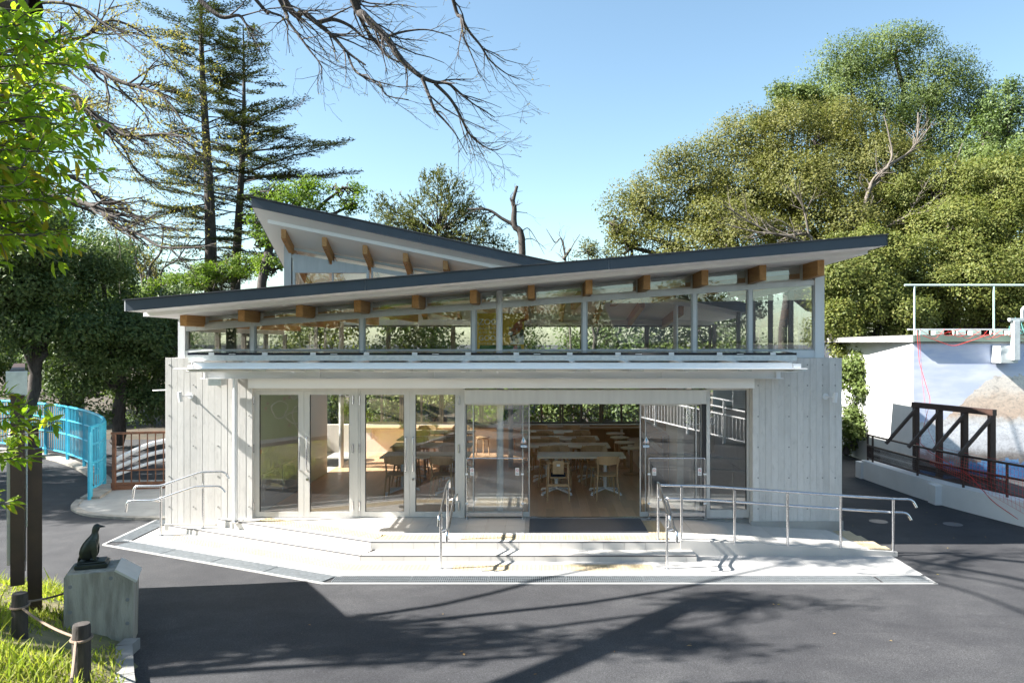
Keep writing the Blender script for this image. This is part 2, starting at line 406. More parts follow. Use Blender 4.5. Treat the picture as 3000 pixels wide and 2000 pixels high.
rng = np.random.default_rng(7); random.seed(11)
def hill(name, x0, x1, y0, y1, n, base, amp, slope):
    xs = np.linspace(x0, x1, n); ys = np.linspace(y0, y1, n)
    V = []
    for j, y in enumerate(ys):
        for i, x in enumerate(xs):
            e = min(i, j, n-1-i)/2.0; e = min(1, e)
            V.append((x, y, base - .25*(1-e) + slope*(y-y0) + amp*e*(math.sin(x*.6+y*.3) + math.sin(x*.23-y*.51+1))*.5))
    Fq = [(j*n+i, j*n+i+1, (j+1)*n+i+1, (j+1)*n+i) for j in range(n-1) for i in range(n-1)]
    o = link_mesh(name, np_mesh(name, np.array(V), np.array(Fq), True), M['soil']); tag(o, 'brown leaf-strewn woodland soil behind the cafe', None, None, 'structure'); return o
hill('forest_floor', -46, 46, 9.2, 70, 36, -.12, .12, .012)

# ------------------------------------------------------------------ tiles
def clip(poly, a, b):
    """keep the part of poly left of the line a->b"""
    out = []; n = len(poly)
    sd = lambda p: (b[0]-a[0])*(p[1]-a[1]) - (b[1]-a[1])*(p[0]-a[0])
    for i in range(n):
        p, q = poly[i], poly[(i+1) % n]; sp, sq = sd(p), sd(q)
        if sp >= 0: out.append(p)
        if (sp > 0 > sq) or (sp < 0 < sq):
            t_ = sp/(sp-sq); out.append((p[0]+(q[0]-p[0])*t_, p[1]+(q[1]-p[1])*t_))
    return out
def area(poly):
    n = len(poly); return .5*sum(poly[i][0]*poly[(i+1)%n][1]-poly[(i+1)%n][0]*poly[i][1] for i in range(n))
def inset_rect(x0, y0, w, h, g): return [(x0+g, y0+g), (x0+w-g, y0+g), (x0+w-g, y0+h-g), (x0+g, y0+h-g)]

def lay(parent, name, mat, region, org, ang, w, h, z0, z1, gap=.0018, rows=None, avoid=None):
    """lay tiles w x h over a convex region; whole tiles share one mesh"""
    if area(region) < 0: region = region[::-1]
    ca, sa = math.cos(ang), math.sin(ang)
    loc = [((x-org[0])*ca + (y-org[1])*sa, -(x-org[0])*sa + (y-org[1])*ca) for x, y in region]
    i0, i1 = math.floor(min(p[0] for p in loc)/w), math.ceil(max(p[0] for p in loc)/w)
    j0, j1 = math.floor(min(p[1] for p in loc)/h), math.ceil(max(p[1] for p in loc)/h)
    shared = None; sloped = callable(z1)
    for j in range(j0, j1):
        for i in range(i0, i1):
            cell = inset_rect(i*w, j*h, w, h, gap); full = area(cell); c = cell
            for k in range(len(loc)):
                if not c: break
                c = clip(c, loc[k], loc[(k+1) % len(loc)])
            if len(c) < 3 or area(c) < .0012: continue
            wpoly = [(org[0]+x*ca-y*sa, org[1]+x*sa+y*ca) for x, y in c]
            cxm = sum(p[0] for p in wpoly)/len(wpoly); cym = sum(p[1] for p in wpoly)/len(wpoly)
            if avoid and avoid(cxm, cym): continue
            if not sloped and area(c) > full*.999:
                if shared is None:
                    shared = MB().prism([(-w/2+gap, -h/2+gap), (w/2-gap, -h/2+gap), (w/2-gap, h/2-gap), (-w/2+gap, h/2-gap)], z0, z1).mesh(name)
                lx, ly = (i+.5)*w, (j+.5)*h
                link_mesh(name, shared, mat, parent, (org[0]+lx*ca-ly*sa, org[1]+lx*sa+ly*ca, 0), ang)
            else:
                MB().prism(wpoly, z0, z1).build(name, mat, parent)

# entrance platform: two low steps with a canted left side, ramp on the right, pale stone apron and drain gratings in front
UP = [(-5.15, -.13), (-2.39, -1.53), (2.0, -1.53), (2.0, .0), (-5.15, .0)]
TR = [(-5.95, -.11), (-2.47, -1.84), (2.17, -1.84), (2.17, -1.4), (-5.0, -.05), (-5.95, -.05)]
m = MB(); m.prism(UP, -.30, -.0065); plat = m.build('entrance_platform', M['grout']); tag(plat, 'pale tiled entrance steps and ramp', None, None, 'structure')
MB().prism([(-5.95, -.11), (-2.47, -1.84), (2.17, -1.84), (2.17, -1.0), (-2.0, -1.0), (-5.0, .0), (-5.95, .0)], -.30, -.1165).build('lower_step', M['grout'], plat)
d_up = Vector((2.76, -1.40)).normalized(); n_up = Vector((-d_up.y, d_up.x)); a_up = math.atan2(d_up.y, d_up.x)
d_tr = Vector((3.48, -1.73)).normalized(); a_tr = math.atan2(d_tr.y, d_tr.x)
in_mat = lambda x, y: -.16 < x < 1.63 and -1.0 < y < -.13
def in_tact(x, y):
    if -1.43 < y < -1.13 and -1.12 < x < 1.92: return True
    if 1.62 < x < 1.92 and -1.13 < y < -.23: return True
    return False
NOSE = .055
# top landing: straight part, canted part
lay(plat, 'floor_tile', M['tile'], [(-2.30, -1.13), (2.0, -1.13), (2.0, -.005), (-4.62, -.005), (-4.62, -.32)], (-1.12, -1.13), 0, .3, .565, -.0065, 0.0, avoid=lambda x, y: in_mat(x, y) or in_tact(x, y) or (x < -2.2 and (Vector((x, y))-Vector((-2.39, -1.53))).dot(n_up) < .56))
lay(plat, 'floor_tile', M['tile'], [(-2.33, -1.43), (-1.12, -1.43), (-1.12, -1.13), (-2.30, -1.13)], (-1.12, -1.43), 0, .3, .3, -.0065, 0.0, avoid=lambda x, y: -2.5 < x < -1.42)
lay(plat, 'floor_tile', M['tile'], [(-2.36, -1.53+NOSE), (2.0, -1.53+NOSE), (2.0, -1.43), (-2.33, -1.43)], (-1.12, -1.53+NOSE), 0, .6, .3, -.0065, 0.0)
o_ = Vector((-2.39, -1.53))
def dq(s, n_): p = o_ - d_up*s + n_up*n_; return (p.x, p.y)
lay(plat, 'floor_tile', M['tile'], [dq(3.05, NOSE), dq(0, NOSE), dq(.02, .13), dq(2.95, .13)], dq(0, NOSE), a_up, .6, .3, -.0065, -.0008)
lay(plat, 'floor_tile', M['tile'], [dq(2.3, .43), dq(.1, .43), dq(.16, .56), dq(2.05, .56)], dq(0, .43), a_up, .3, .3, -.0065, -.0016)
lay(plat, 'floor_tile', M['tile'], [dq(2.95, .13), dq(2.45, .13), dq(2.45, .42), (-4.72, -.005), (-5.1, -.005)], dq(0, .13), a_up, .3, .3, -.0065, -.0024)
# lower tread
lay(plat, 'floor_tile', M['tile'], [(-2.45, -1.84+NOSE), (2.165, -1.84+NOSE), (2.165, -1.535), (-2.37, -1.535)], (-1.12, -1.84+NOSE), 0, .3, .4, -.1165, -.11)
q_ = Vector((-2.47, -1.84)); n_tr = Vector((-d_tr.y, d_tr.x))
def tq(s, n_): p = q_ - d_tr*s + n_tr*n_; return (p.x, p.y)
lay(plat, 'floor_tile', M['tile'], [tq(3.82, NOSE), tq(0, NOSE), tq(-.02, .33), tq(3.6, .335)], tq(0, NOSE), a_tr, .3, .4, -.1165, -.11)
# nosings
for a, b, z in (((-2.39, -1.53), (2.0, -1.53), 0), ((-5.15, -.13), (-2.39, -1.53), 0), ((-2.47, -1.84), (2.17, -1.84), -.11), ((-5.95, -.11), (-2.47, -1.84), -.11)):
    a = Vector((*a, z-.006)); b = Vector((*b, z-.006)); d = (b-a).normalized(); n3 = Vector((-d.y, d.x, 0))
    MB().beam(a+n3*.024, b+n3*.024, .05, .0135).build('tread_strip', M['tile'], plat)
    MB().beam(a+n3*.004, b+n3*.004, .020, .0165).build('step_nosing', M['nosing'], plat)
# riser tiles
def risers(a, b, z0, z1, w):
    a = Vector((*a, 0)); b = Vector((*b, 0)); L = (b-a).length; d = (b-a)/L; n3 = Vector((d.y, -d.x, 0)); k = 0.0
    while k < L-.01:
        e = min(k+w, L)
        p0 = a + d*(k+.0025) + n3*.004; p1 = a + d*(e-.0025) + n3*.004
        MB().beam((p0.x, p0.y, (z0+z1)/2), (p1.x, p1.y, (z0+z1)/2), .01, z1-z0).build('riser_tile', M['tile'], plat); k = e
risers((-2.39, -1.53), (2.0, -1.53), -.109, -.014, .3); risers((-5.15, -.13), (-2.39, -1.53), -.109, -.014, .3)
risers((-2.47, -1.84), (2.17, -1.84), -.196, -.124, .3); risers((-5.95, -.11), (-2.47, -1.84), -.196, -.124, .3)
risers((2.17, -1.84), (2.17, -1.56), -.196, -.124, .3)
# ramp
rz_ = lambda x, y: -.0556*(x-2.0)
MB().prism([(2.002, -1.5), (5.06, -1.5), (4.86, -.05), (2.002, -.002)], -.30, lambda x, y: rz_(x, y)-.0065).build('ramp_slab', M['grout'], plat)
lay(plat, 'ramp_tile', M['tile'], [(2.003, -1.5), (4.76, -1.5), (4.56, -.25), (2.003, -.005)], (2.003, -1.5), 0, .3, .6, lambda x, y: rz_(x, y)-.0065, rz_)
m = MB(); m.prism([(2.003, -1.56), (5.08, -1.56), (5.08, -1.502), (2.003, -1.502)], -.30, lambda x, y: rz_(x, y)+.035); m.build('ramp_kerb', M['tile'], plat)

# stone apron slabs
lay(plat, 'apron_slab', M['granite'], [(-2.63, -2.47), (4.97, -2.47), (4.97, -1.50), (-2.63, -1.50)], (-1.17, -2.27), 0, .6, .6, -.198, -.19, .0015)
lay(plat, 'apron_slab', M['granite'], [(-6.195, -.76), (-2.63, -2.47), (-2.63, -1.50), (-5.2, -.1), (-6.195, -.1)], tq(0, -.1), a_tr, .6, .6, -.198, -.19, .0015)
lay(plat, 'apron_slab', M['granite'], [(-6.195, -.1), (-6.02, -.1), (-6.02, .9), (-6.195, .9)], (-6.195, -.1), 0, .6, .6, -.198, -.19, .0015)

# tactile tiles
tm = MB(); tm.prism([(-.147, -.147), (.147, -.147), (.147, .147), (-.147, .147)], -.0065, .001)
for i in range(5):
    for j in range(5):
        x, y = -.112+.056*i, -.112+.056*j
        tm.lathe([(.0125, .001), (.0085, .0055)], (x, y, 0), 6)
tact_me = tm.mesh('tactile_tile'); tact_me.materials.append(M['tactile'])
def tact(x, y, z, ang=0.0): link_mesh('tactile_tile', tact_me, None, plat, (x, y, z), ang)
for i in range(10): tact(-1.12+.15+.3*i, -1.28, 0)
for j in range(3): tact(1.77, -.98+.3*j, 0)
for i in range(4): tact(-1.57-.3*i+.0, -1.28, 0) if i < 3 else None
for i in range(8):
    p = dq(.2+.3*i, .28); tact(p[0], p[1], 0, a_up)
for i in range(9): tact(-1.17+.15+.3*i, -2.12, -.19)
for i in range(4): tact(-1.62-.3*i, -2.12, -.19)
for i in range(12):
    p = tq(.08+.3*i, -.28); tact(p[0], p[1], -.19, a_tr)
for k in range(4): tact(4.93-.055*k, -1.33+.3*k, rz_(4.85, 0)+.004)

# drain gratings
def grate_mesh(L, W, cross):
    g = MB()
    for y in ((-W/2+.006, W/2-.006) if not cross else (-W/2+.006, -W/6, W/6, W/2-.006)): g.box(-L/2+.004, L/2-.004, y-.005, y+.005, -.0095, 0)
    if cross:
        n = int(L/.026)
        for i in range(n+1):
            x = -L/2+.006 + i*(L-.012)/n; g.box(x-.006, x+.006, -W/2+.011, W/2-.011, -.009, -.001)
    else:
        for k in range(7):
            y = -W/2+.03+k*(W-.06)/6; g.box(-L/2+.006, L/2-.006, y-.011, y+.011, -.009, -.001)
        for x in (-L/2+.008, L/2-.008): g.box(x-.004, x+.004, -W/2+.011, W/2-.011, -.0095, 0)
    return g.mesh('drain_grating')
GW = .27
gm = grate_mesh(.985, GW, True); gm.materials.append(M['grate'])
gd = grate_mesh(.985, GW, False); gd.materials.append(M['grate'])
for i in range(7): link_mesh('drain_grating', gm, None, plat, (-2.14+.992*i, -2.625, -.187))
gs = grate_mesh(.62, GW, True); link_mesh('drain_grating', gs, M['grate'], plat, (4.66, -2.625, -.187))
od = Vector((-2.71, -2.82)); dd = Vector((3.84, -1.84)).normalized(); nd_ = Vector((-dd.y, dd.x)); ad = math.atan2(dd.y, dd.x)
for i in range(4):
    p = od - dd*(.56+.992*i) + nd_*.195; link_mesh('drain_grating', gd, None, plat, (p.x, p.y, -.187), ad)
for i in range(2): link_mesh('drain_grating', gd, None, plat, (-6.375, -.3+.992*i, -.187), R(90))
# pale kerb edging round the gratings
for a, b in (((-2.74, -2.79), (5.0, -2.79)), ((-2.63, -2.475), (5.0, -2.475)), ((5.0-.025, -2.8), (5.0-.025, -1.56))):
    MB().beam((*a, -.194), (*b, -.194), .042, .010).build('edge_strip', M['granite'], plat)
for k in (.03, .345):
    a = od - dd*.0 + nd_*k; b = od - dd*4.24 + nd_*k
    MB().beam((a.x, a.y, -.1935), (b.x, b.y, -.1935), .042, .0106).build('edge_strip', M['granite'], plat)
MB().beam((-6.53, -.95, -.193), (-6.53, .92, -.193), .04, .0112).build('edge_strip', M['granite'], plat)

o = box('entrance_mat', M['mat'], None, -.153, 1.625, -1.01, -.13, .0012, .011, b=.004)
tag(o, 'dark grey ribbed entrance mat before the open sliding door', 'mat')

# ------------------------------------------------------------------ stainless handrails
RR = .0185
def post(p, x, y, z0, z1):
    m = MB(); m.tube([(x, y, z0), (x, y, z1)], .0185, 10); m.lathe([(.034, z0), (.034, z0+.006)], (x, y, 0), 12)
    m.build('post', M['steel'], p, True)
def rail(p, pts, r=RR):
    MB().tube(arc(pts, .07, 4), r, 10).build('rail', M['steel'], p, True)
def bracket(p, a, b): MB().tube([a, b], .008, 6).build('bracket', M['steel'], p, True)

h = thing('handrail', (-5.6, -.3, -.15), 'stainless double handrail rising past the left concrete wall', 'handrail', 'stainless handrails of the entrance')
ax, ay, bx_, by_ = -5.93, -.42, -5.33, -.28
post(h, ax, ay, -.19, .575); post(h, bx_, by_, -.11, .765)
rail(h, [(-6.36, -.44, .40), (-6.34, -.44, .585), (ax, ay, .585), (-5.36, by_-.005, .778), (-5.0, -.25, .778), (-4.93, -.25, .67)])
rail(h, [(-6.42, -.53, .205), (-6.40, -.53, .375), (-5.98, -.51, .375), (-5.42, -.375, .565), (-5.02, -.35, .565), (-4.95, -.35, .47)])
bracket(h, (ax, ay, .33), (-5.98, -.51, .37)); bracket(h, (bx_, by_, .52), (-5.36, -.37, .56))

def zigzag(h, x, ramp):
    post(h, x, -2.18, -.19, .55); post(h, x, -1.42, .0, .80)
    xo = x+.10
    top = [(x, -2.40, .43), (x, -2.40, .565), (x, -2.16, .565), (x, -1.56, .815)]
    low = [(xo, -2.36, .21), (xo, -2.36, .345), (xo, -2.16, .345), (xo, -1.56, .60)]
    if ramp:
        rail(h, top + [(x, -1.40, .815)]); rail(h, low + [(xo, -1.34, .60)])
    else:
        rail(h, top + [(x, -1.18, .815), (x, -1.16, .70)]); rail(h, low + [(xo, -1.12, .60), (xo, -1.10, .50)])
    bracket(h, (x, -2.18, .31), (xo, -2.17, .34)); bracket(h, (x, -1.42, .56), (xo, -1.44, .60))
h = thing('handrail', (-1.3, -1.8, -.1), 'stainless zigzag handrail dividing the steps left of the mat', 'handrail', 'stainless handrails of the entrance')
zigzag(h, -1.315, False)
h = thing('handrail', (2.0, -1.6, -.1), 'long stainless handrail along the ramp right of the mat', 'handrail', 'stainless handrails of the entrance')
zigzag(h, 1.705, True)
for x in (2.02, 2.775, 3.53, 4.285, 5.03): post(h, x, -1.53, rz_(x, 0)+.02, rz_(x, 0)+.775)
rail(h, [(1.705, -1.40, .815), (1.72, -1.50, .80), (2.4, -1.53, .79), (5.03, -1.53, .605), (5.30, -1.53, .60), (5.36, -1.53, .49)])
rail(h, [(1.805, -1.34, .60), (1.82, -1.46, .60), (2.4, -1.48, .585), (5.03, -1.48, .405), (5.25, -1.48, .40), (5.31, -1.48, .30)])
for x in (2.02, 2.775, 3.53, 4.285, 5.03): bracket(h, (x, -1.53, rz_(x, 0)+.545), (x, -1.48, rz_(x, 0)+.575))

# ------------------------------------------------------------------ the cafe building
cafe = thing('cafe_building', (-.6, 3.5, -.2), 'concrete and glass cafe with two opposed dark sloping roofs', 'building')
S_F = .0863                                            # slope of the front roof to the right
def zf_top(x): return 4.344 + S_F*(x-4.885)            # top of the front fascia
def z_sof(x): return zf_top(x) - .148                  # outer soffit
def z_sof2(x): return zf_top(x) - .20                 # inner soffit, one step lower
XL, XR = -5.82, 4.885

# wing walls of board-formed concrete
def wing(x0, x1, yf, yb, zt, ties, rows, label, gap=.0018):
    w = box('concrete_wall', M['concrete'], cafe, x0+.004, x1-.004, yf+.012, yb, -.3, zt-.003)
    w['label'] = label
    n = round((x1-x0)/.1015); st = (x1-x0)/n; r = random.Random(int(abs(x0)*100))
    for i in range(n):
        d = r.uniform(-.0022, .0022)
        box('board_strip', M['concrete'], w, x0+i*st+gap, x0+(i+1)*st-gap, yf+d, yf+.0125, -.29, zt+r.uniform(-.001, .001), b=.0015)
    for x in ties:
        for z in rows:
            m = MB()
            for k, (rad, y) in enumerate(((.0185, -.0035), (.013, -.0035))):
                pass
            m.lathe([(.0125, 0), (.0125, .004)], (0, 0, 0), 12)
            me = m.mesh('tie_hole')
            me.transform(Matrix.Rotation(R(90), 4, 'X')); me.transform(Matrix.Translation((x, yf-.0025, z)))
            h_ = link_mesh('tie_hole', me, M['concrete_plain'], w)
            m2 = MB(); m2.lathe([(.009, 0), (.009, .0015)], (0, 0, 0), 10); me2 = m2.mesh('tie_plug')
            me2.transform(Matrix.Rotation(R(90), 4, 'X')); me2.transform(Matrix.Translation((x, yf-.0066, z)))
            link_mesh('tie_plug', me2, M['print_grey'], w)
    return w
rows = (2.475, 2.147, 1.655, 1.168, .68, .19)
wing(-6.02, -4.62, -.10, .02, 2.585, [-5.955, -5.565, -5.17, -4.67], rows, 'sunlit board-marked concrete wall left of the glass doors')
wing(3.395, 4.815, -.24, .02, 2.585, [3.48, 3.97, 4.265, 4.505, 4.705], rows, 'shaded board-marked concrete wall right of the doors', .0010)
box('plinth', M['concrete_plain'], cafe, 3.36, 4.83, -.262, -.236, -.3, -.005, b=.004)
box('plinth', M['concrete_plain'], cafe, -6.03, -5.2, -.118, -.096, -.3, -.085, b=.004)
# side and back walls
box('side_wall', M['concrete'], cafe, -6.015, -5.72, .022, 3.9, -.3, 2.58)
box('side_wall', M['concrete'], cafe, -6.015, -5.72, 3.9025, 7.6, -.3, .35)
for y in (3.94, 5.1, 6.3, 7.5): box('added_window_post', M['frame_bronze'], cafe, -5.80, -5.72, y-.03, y+.03, .351, 2.58)  # unseen glazing added in the rear left wall to let sun into the room
for y in (3.97, 5.13, 6.33): box('added_window_pane', M['glass'], cafe, -5.764, -5.756, y, y+1.12, .351, 2.58)
box('side_wall', M['concrete'], cafe, 4.55, 4.81, .022, 7.6, -.3, 2.58)
# floor of the room with separate planks
room = box('interior_floor', M['grout'], None, -5.7, 4.54, .0, 7.55, -.28, -.012)
tag(room, 'warm brown plank floor inside the cafe', None, None, 'structure')
pm = MB().box(-.0735, .0735, -.898, .898, -.0125, -.004).mesh('floor_plank'); pm.materials.append(M['floor_wood'])
r = random.Random(3)
for i in range(47):
    x = -4.55+.148*i
    for j in range(-1, 5):
        y = .03 + (j+.5)*1.8 + (i*.61 % 1.8) - .9
        y0, y1 = max(.012, y-.898), min(7.37, y+.898)
        if y1-y0 < .1: continue
        if y1-y0 > 1.79: link_mesh('floor_plank', pm, None, room, (x, y, 0))
        else: box('floor_plank', M['floor_wood'], room, x-.0735, x+.0735, y0, y1, -.0125, -.004)
box('door_sill', M['steel'], cafe, -4.63, 3.38, -.035, .035, -.012, .004)

# interior partitions
lw = box('partition_wall', M['wall_grey'], cafe, -4.76, -4.64, .09, 2.5, -.01, 2.45)
box('partition_wall', M['wall_cream'], cafe, -4.76, -4.64, 2.502, 4.3, -.01, 2.0)
for k in range(2):
    y0 = .45+.95*k
    v_ = box('vent_grille', M['alu'], lw, -4.642, -4.625, y0, y0+.75, .14, .62)
    for q in range(14): box('louvre', M['wall_grey'], v_, -4.626, -4.612, y0+.03, y0+.72, .165+.0315*q, .178+.0315*q)
box('alarm_button', M['red_gloss'], lw, -4.641, -4.615, .22, .30, .98, 1.06, b=.01)
rw = box('partition_wall', M['wall_cream'], cafe, 2.62, 2.74, 2.1, 7.35, -.01, 2.45)
for k in range(26):
    y0 = 3.4+.15*k
    box('wall_panel', M['panel_wood'], rw, 2.600, 2.6215, y0+.002, y0+.148, 1.0, 2.4)
# back wall with its windows
bw = box('back_wall', M['wall_cream'], cafe, -5.7, 4.54, 7.4, 7.58, -.28, .70)
box('wall_panel', M['panel_wood'], bw, 1.3, 2.6, 7.375, 7.402, .0, .69)
box('counter_ledge', M['oak_x'], cafe, -4.63, 2.6, 7.08, 7.4, .62, .66, b=.006)
for x0 in (-4.63, -3.0, -1.4, .2, 1.8): box('ledge_bracket', M['wall_cream'], cafe, x0+.3, x0+.34, 7.12, 7.4, .35, .62)
def window(parent, name, x0, x1, z0, z1, y, fm, gm_, t=.045, d=.06, mull=()):
    w = MB(); w.box(x0, x1, y-d/2, y+d/2, z0, z0+t); w.box(x0, x1, y-d/2, y+d/2, z1-t, z1)
    w.box(x0, x0+t, y-d/2+.001, y+d/2-.001, z0+t, z1-t); w.box(x1-t, x1, y-d/2+.001, y+d/2-.001, z0+t, z1-t)
    for mx in mull: w.box(mx-t/2, mx+t/2, y-d/2+.002, y+d/2-.002, z0+t, z1-t)
    f = w.build(name, fm, parent)
    ed = [x0+t] + list(mull) + [x1-t]
    for a, b in zip(ed[:-1], ed[1:]): box('pane', gm_, f, a+.003, b-.003, y-.004, y+.004, z0+t-.005, z1-t+.005)
    return f
for i in range(7):
    x0 = -4.62+1.04*i
    window(cafe, 'back_window', x0, x0+1.03, .72, 2.02, 7.47, M['frame_bronze'], M['glass_dusty'], .05, .08, (x0+.515,))
box('lintel_beam', M['wall_cream'], cafe, -5.7, 4.54, 7.36, 7.56, 2.03, 2.22)
for i in range(6):
    x0 = -5.6+1.68*i
    window(cafe, 'back_clerestory_window', x0, x0+1.67, 2.23, 3.28, 7.47, M['frame_bronze'], M['glass_dusty'], .05, .08)
box('lintel_beam', M['alu'], cafe, -5.7, 4.54, 7.38, 7.55, 3.285, 3.42)

# steel columns inside
MB().tube([(-.648, .22, .0), (-.648, .22, 2.58)], .055, 16).build('steel_column', M['white'], cafe, True)
MB().tube([(-.648, -.02, 2.585), (-.648, -.02, z_sof2(-.65))], .052, 16).build('steel_column', M['white'], cafe, True)
for x, y in ((-.65, 4.95), (3.1, 4.95), (-4.5, 4.95)):
    MB().tube([(x, y, .0), (x, y, z_sof2(x))], .055, 16).build('steel_column', M['alu_white'], cafe, True)

# front upper glazing
YW = 0.0
def z_tr(x): return 3.76 + .0735*(x-4.45)              # underside of the sloping transom
up = thing('front_clerestory', (-.6, 0, 2.6), parent=cafe)
box('sill', M['alu_white'], up, -5.72, 4.45, -.06, .06, 2.585, 2.70)
MB().extr([(-5.72, z_tr(-5.72)), (4.45, z_tr(4.45)), (4.45, z_tr(4.45)+.085), (-5.72, z_tr(-5.72)+.085)], 'y', -.045, .045).build('sloping_transom', M['alu_white'], up)
muls = [-4.64, -2.87, -1.063, .731, 2.51, 3.41]
for x in muls: box('mullion', M['alu_white'], up, x-.028, x+.028, -.05, .05, 2.70, z_tr(x-.028)+.002)
box('corner_post', M['alu_white'], up, -5.83, -5.72, -.07, .07, 2.585, z_sof2(-5.78))
box('corner_post', M['alu_white'], up, 4.45, 4.60, -.07, .07, 2.585, z_sof2(4.5))
ed = [-5.72]+muls+[4.45]
for a, b in zip(ed[:-1], ed[1:]):
    a2 = a+(.028 if a != -5.72 else 0); b2 = b-(.028 if b != 4.45 else 0)
    f = MB(); t_ = .022
    f.box(a2, b2, -.03, .03, 2.70, 2.70+t_); f.box(a2, a2+t_, -.03, .03, 2.70+t_, z_tr(a2)-.001); f.box(b2-t_, b2, -.03, .03, 2.70+t_, z_tr(b2)-.004)
    fr = f.build('window_frame', M['alu_grey'], up)
    MB().extr([(a2+t_, 2.70+t_), (b2-t_, 2.70+t_), (b2-t_, z_tr(b2)), (a2+t_, z_tr(a2))], 'y', -.004, .004).build('pane', M['glass_upper'], fr)
box('mullion', M['dark'], up, -5.33, -5.20, .6, .72, 2.45, 3.1)
# side clerestory windows
def side_win(x, sgn):
    s_ = thing('side_clerestory', (x, 3.5, 2.6), parent=cafe)
    zt = z_tr(x)
    box('sill', M['alu_white'], s_, x-.05, x+.05, .08, 7.5, 2.585, 2.68); box('head_rail', M['alu_white'], s_, x-.05, x+.05, .08, 4.75, zt, z_sof2(x)-.0)
    for k in range(5):
        y = .1 + 1.2*k
        box('mullion', M['frame_bronze'] if k else M['dark'], s_, x-.04, x+.04, y, y+.07, 2.68, zt)
        if k < 4: box('pane', M['glass_upper'], s_, x-.004, x+.004, y+.07, y+1.2, 2.68, zt)
    box('mullion', M['frame_bronze'], s_, x-.04, x+.04, 7.3, 7.38, 2.68, 3.3)
    box('pane', M['glass_upper'], s_, x-.004, x+.004, 4.97, 7.3, 2.68, 3.3)
    if sgn < 0:
        box('mullion', M['frame_bronze'], s_, x-.04, x+.04, 4.97, 7.5, 3.301, 3.36)
        MB().extr([(5.1, 3.36), (7.4, 3.36), (7.4, 3.55), (5.1, 4.95)], 'x', x-.004, x+.004).build('gable_pane', M['glass_upper'], s_)
    return s_
side_win(-5.78, -1); side_win(4.52, 1)

# front roof: slab, stepped soffit, fascia panels, rafters
YF, YS, YB = -1.65, -1.05, 5.0
fr_ = MB().extr([(XL, z_sof(XL)), (XR, z_sof(XR)), (XR, zf_top(XR)-.004), (XL, zf_top(XL)-.004)], 'y', YF+.012, YB).build('front_roof', M['soffit'], cafe)
MB().extr([(XL-.06, z_sof2(XL-.06)), (XR-.01, z_sof2(XR-.01)), (XR-.01, z_sof(XR-.01)-.001), (XL-.06, z_sof(XL-.06)-.001)], 'y', YS, YB-.02).build('inner_soffit', M['soffit'], fr_)
seams = [XL, -2.45, .98, XR]
for a, b in zip(seams[:-1], seams[1:]):
    MB().extr([(a+.003, z_sof(a)-.004), (b-.003, z_sof(b)-.004), (b-.003, zf_top(b)), (a+.003, zf_top(a))], 'y', YF, YF+.0115).build('fascia_panel', M['fascia'], fr_)
MB().extr([(XL-.03, zf_top(XL)), (XR+.02, zf_top(XR)), (XR+.02, zf_top(XR)+.012), (XL-.03, zf_top(XL)+.012)], 'y', YF-.03, YB+.05).build('roof_cover', M['roofing'], fr_)
for i in range(26):
    x = XL+.05+.425*i
    box('standing_seam', M['roofing'], fr_, x-.012, x+.012, YF+.5, YB, zf_top(x)+.01, zf_top(x)+.035)
MB().box(XR+.001, XR+.012, YF, YB, z_sof(XR)-.003, zf_top(XR)+.001).build('edge_trim', M['roofing'], fr_)
MB().box(XL-.012, XL-.001, YF, YB, z_sof(XL)-.003, zf_top(XL)+.001).build('edge_trim', M['soffit'], fr_)
for i in range(12):
    x0 = -5.515+.8895*i; xm = x0+.0525
    zb = 3.083 + .0786*(xm+5.46); zt = z_sof2(xm)+.002
    MB().bbox(x0, x0+.105, -.67, 4.9, zb, zt, .004).build('rafter', M['glulam'], fr_)
    for sx in (-.02, .125):
        box('shoe_plate', M['alu'], fr_, x0+sx-.006, x0+sx+.006, -.05, .05, zb-.03, zt-.01)
    if i < 11:
        xa, xb = x0+.135, x0+.8895-.03
        za0, za1 = z_tr(xa)+.087, z_tr(xb)+.087
        fm_ = MB().extr([(xa, za0), (xb, za1), (xb, za1+.03), (xa, za0+.03)], 'y', -.02, .02).build('infill_frame', M['alu'], fr_)
        MB().extr([(xa, za0+.03), (xb, za1+.03), (xb, z_sof2(xb)), (xa, z_sof2(xa))], 'y', .0, .006).build('pane', M['glass_upper'], fm_)
        hh = (z_sof2(xa)-za0)*.55
        MB().extr([(xa, z_sof2(xa)-hh), (xb, z_sof2(xb)-hh), (xb, z_sof2(xb)-.004), (xa, z_sof2(xa)-.004)], 'y', .05, .06).build('rolled_blind', M['shutter'], fm_)

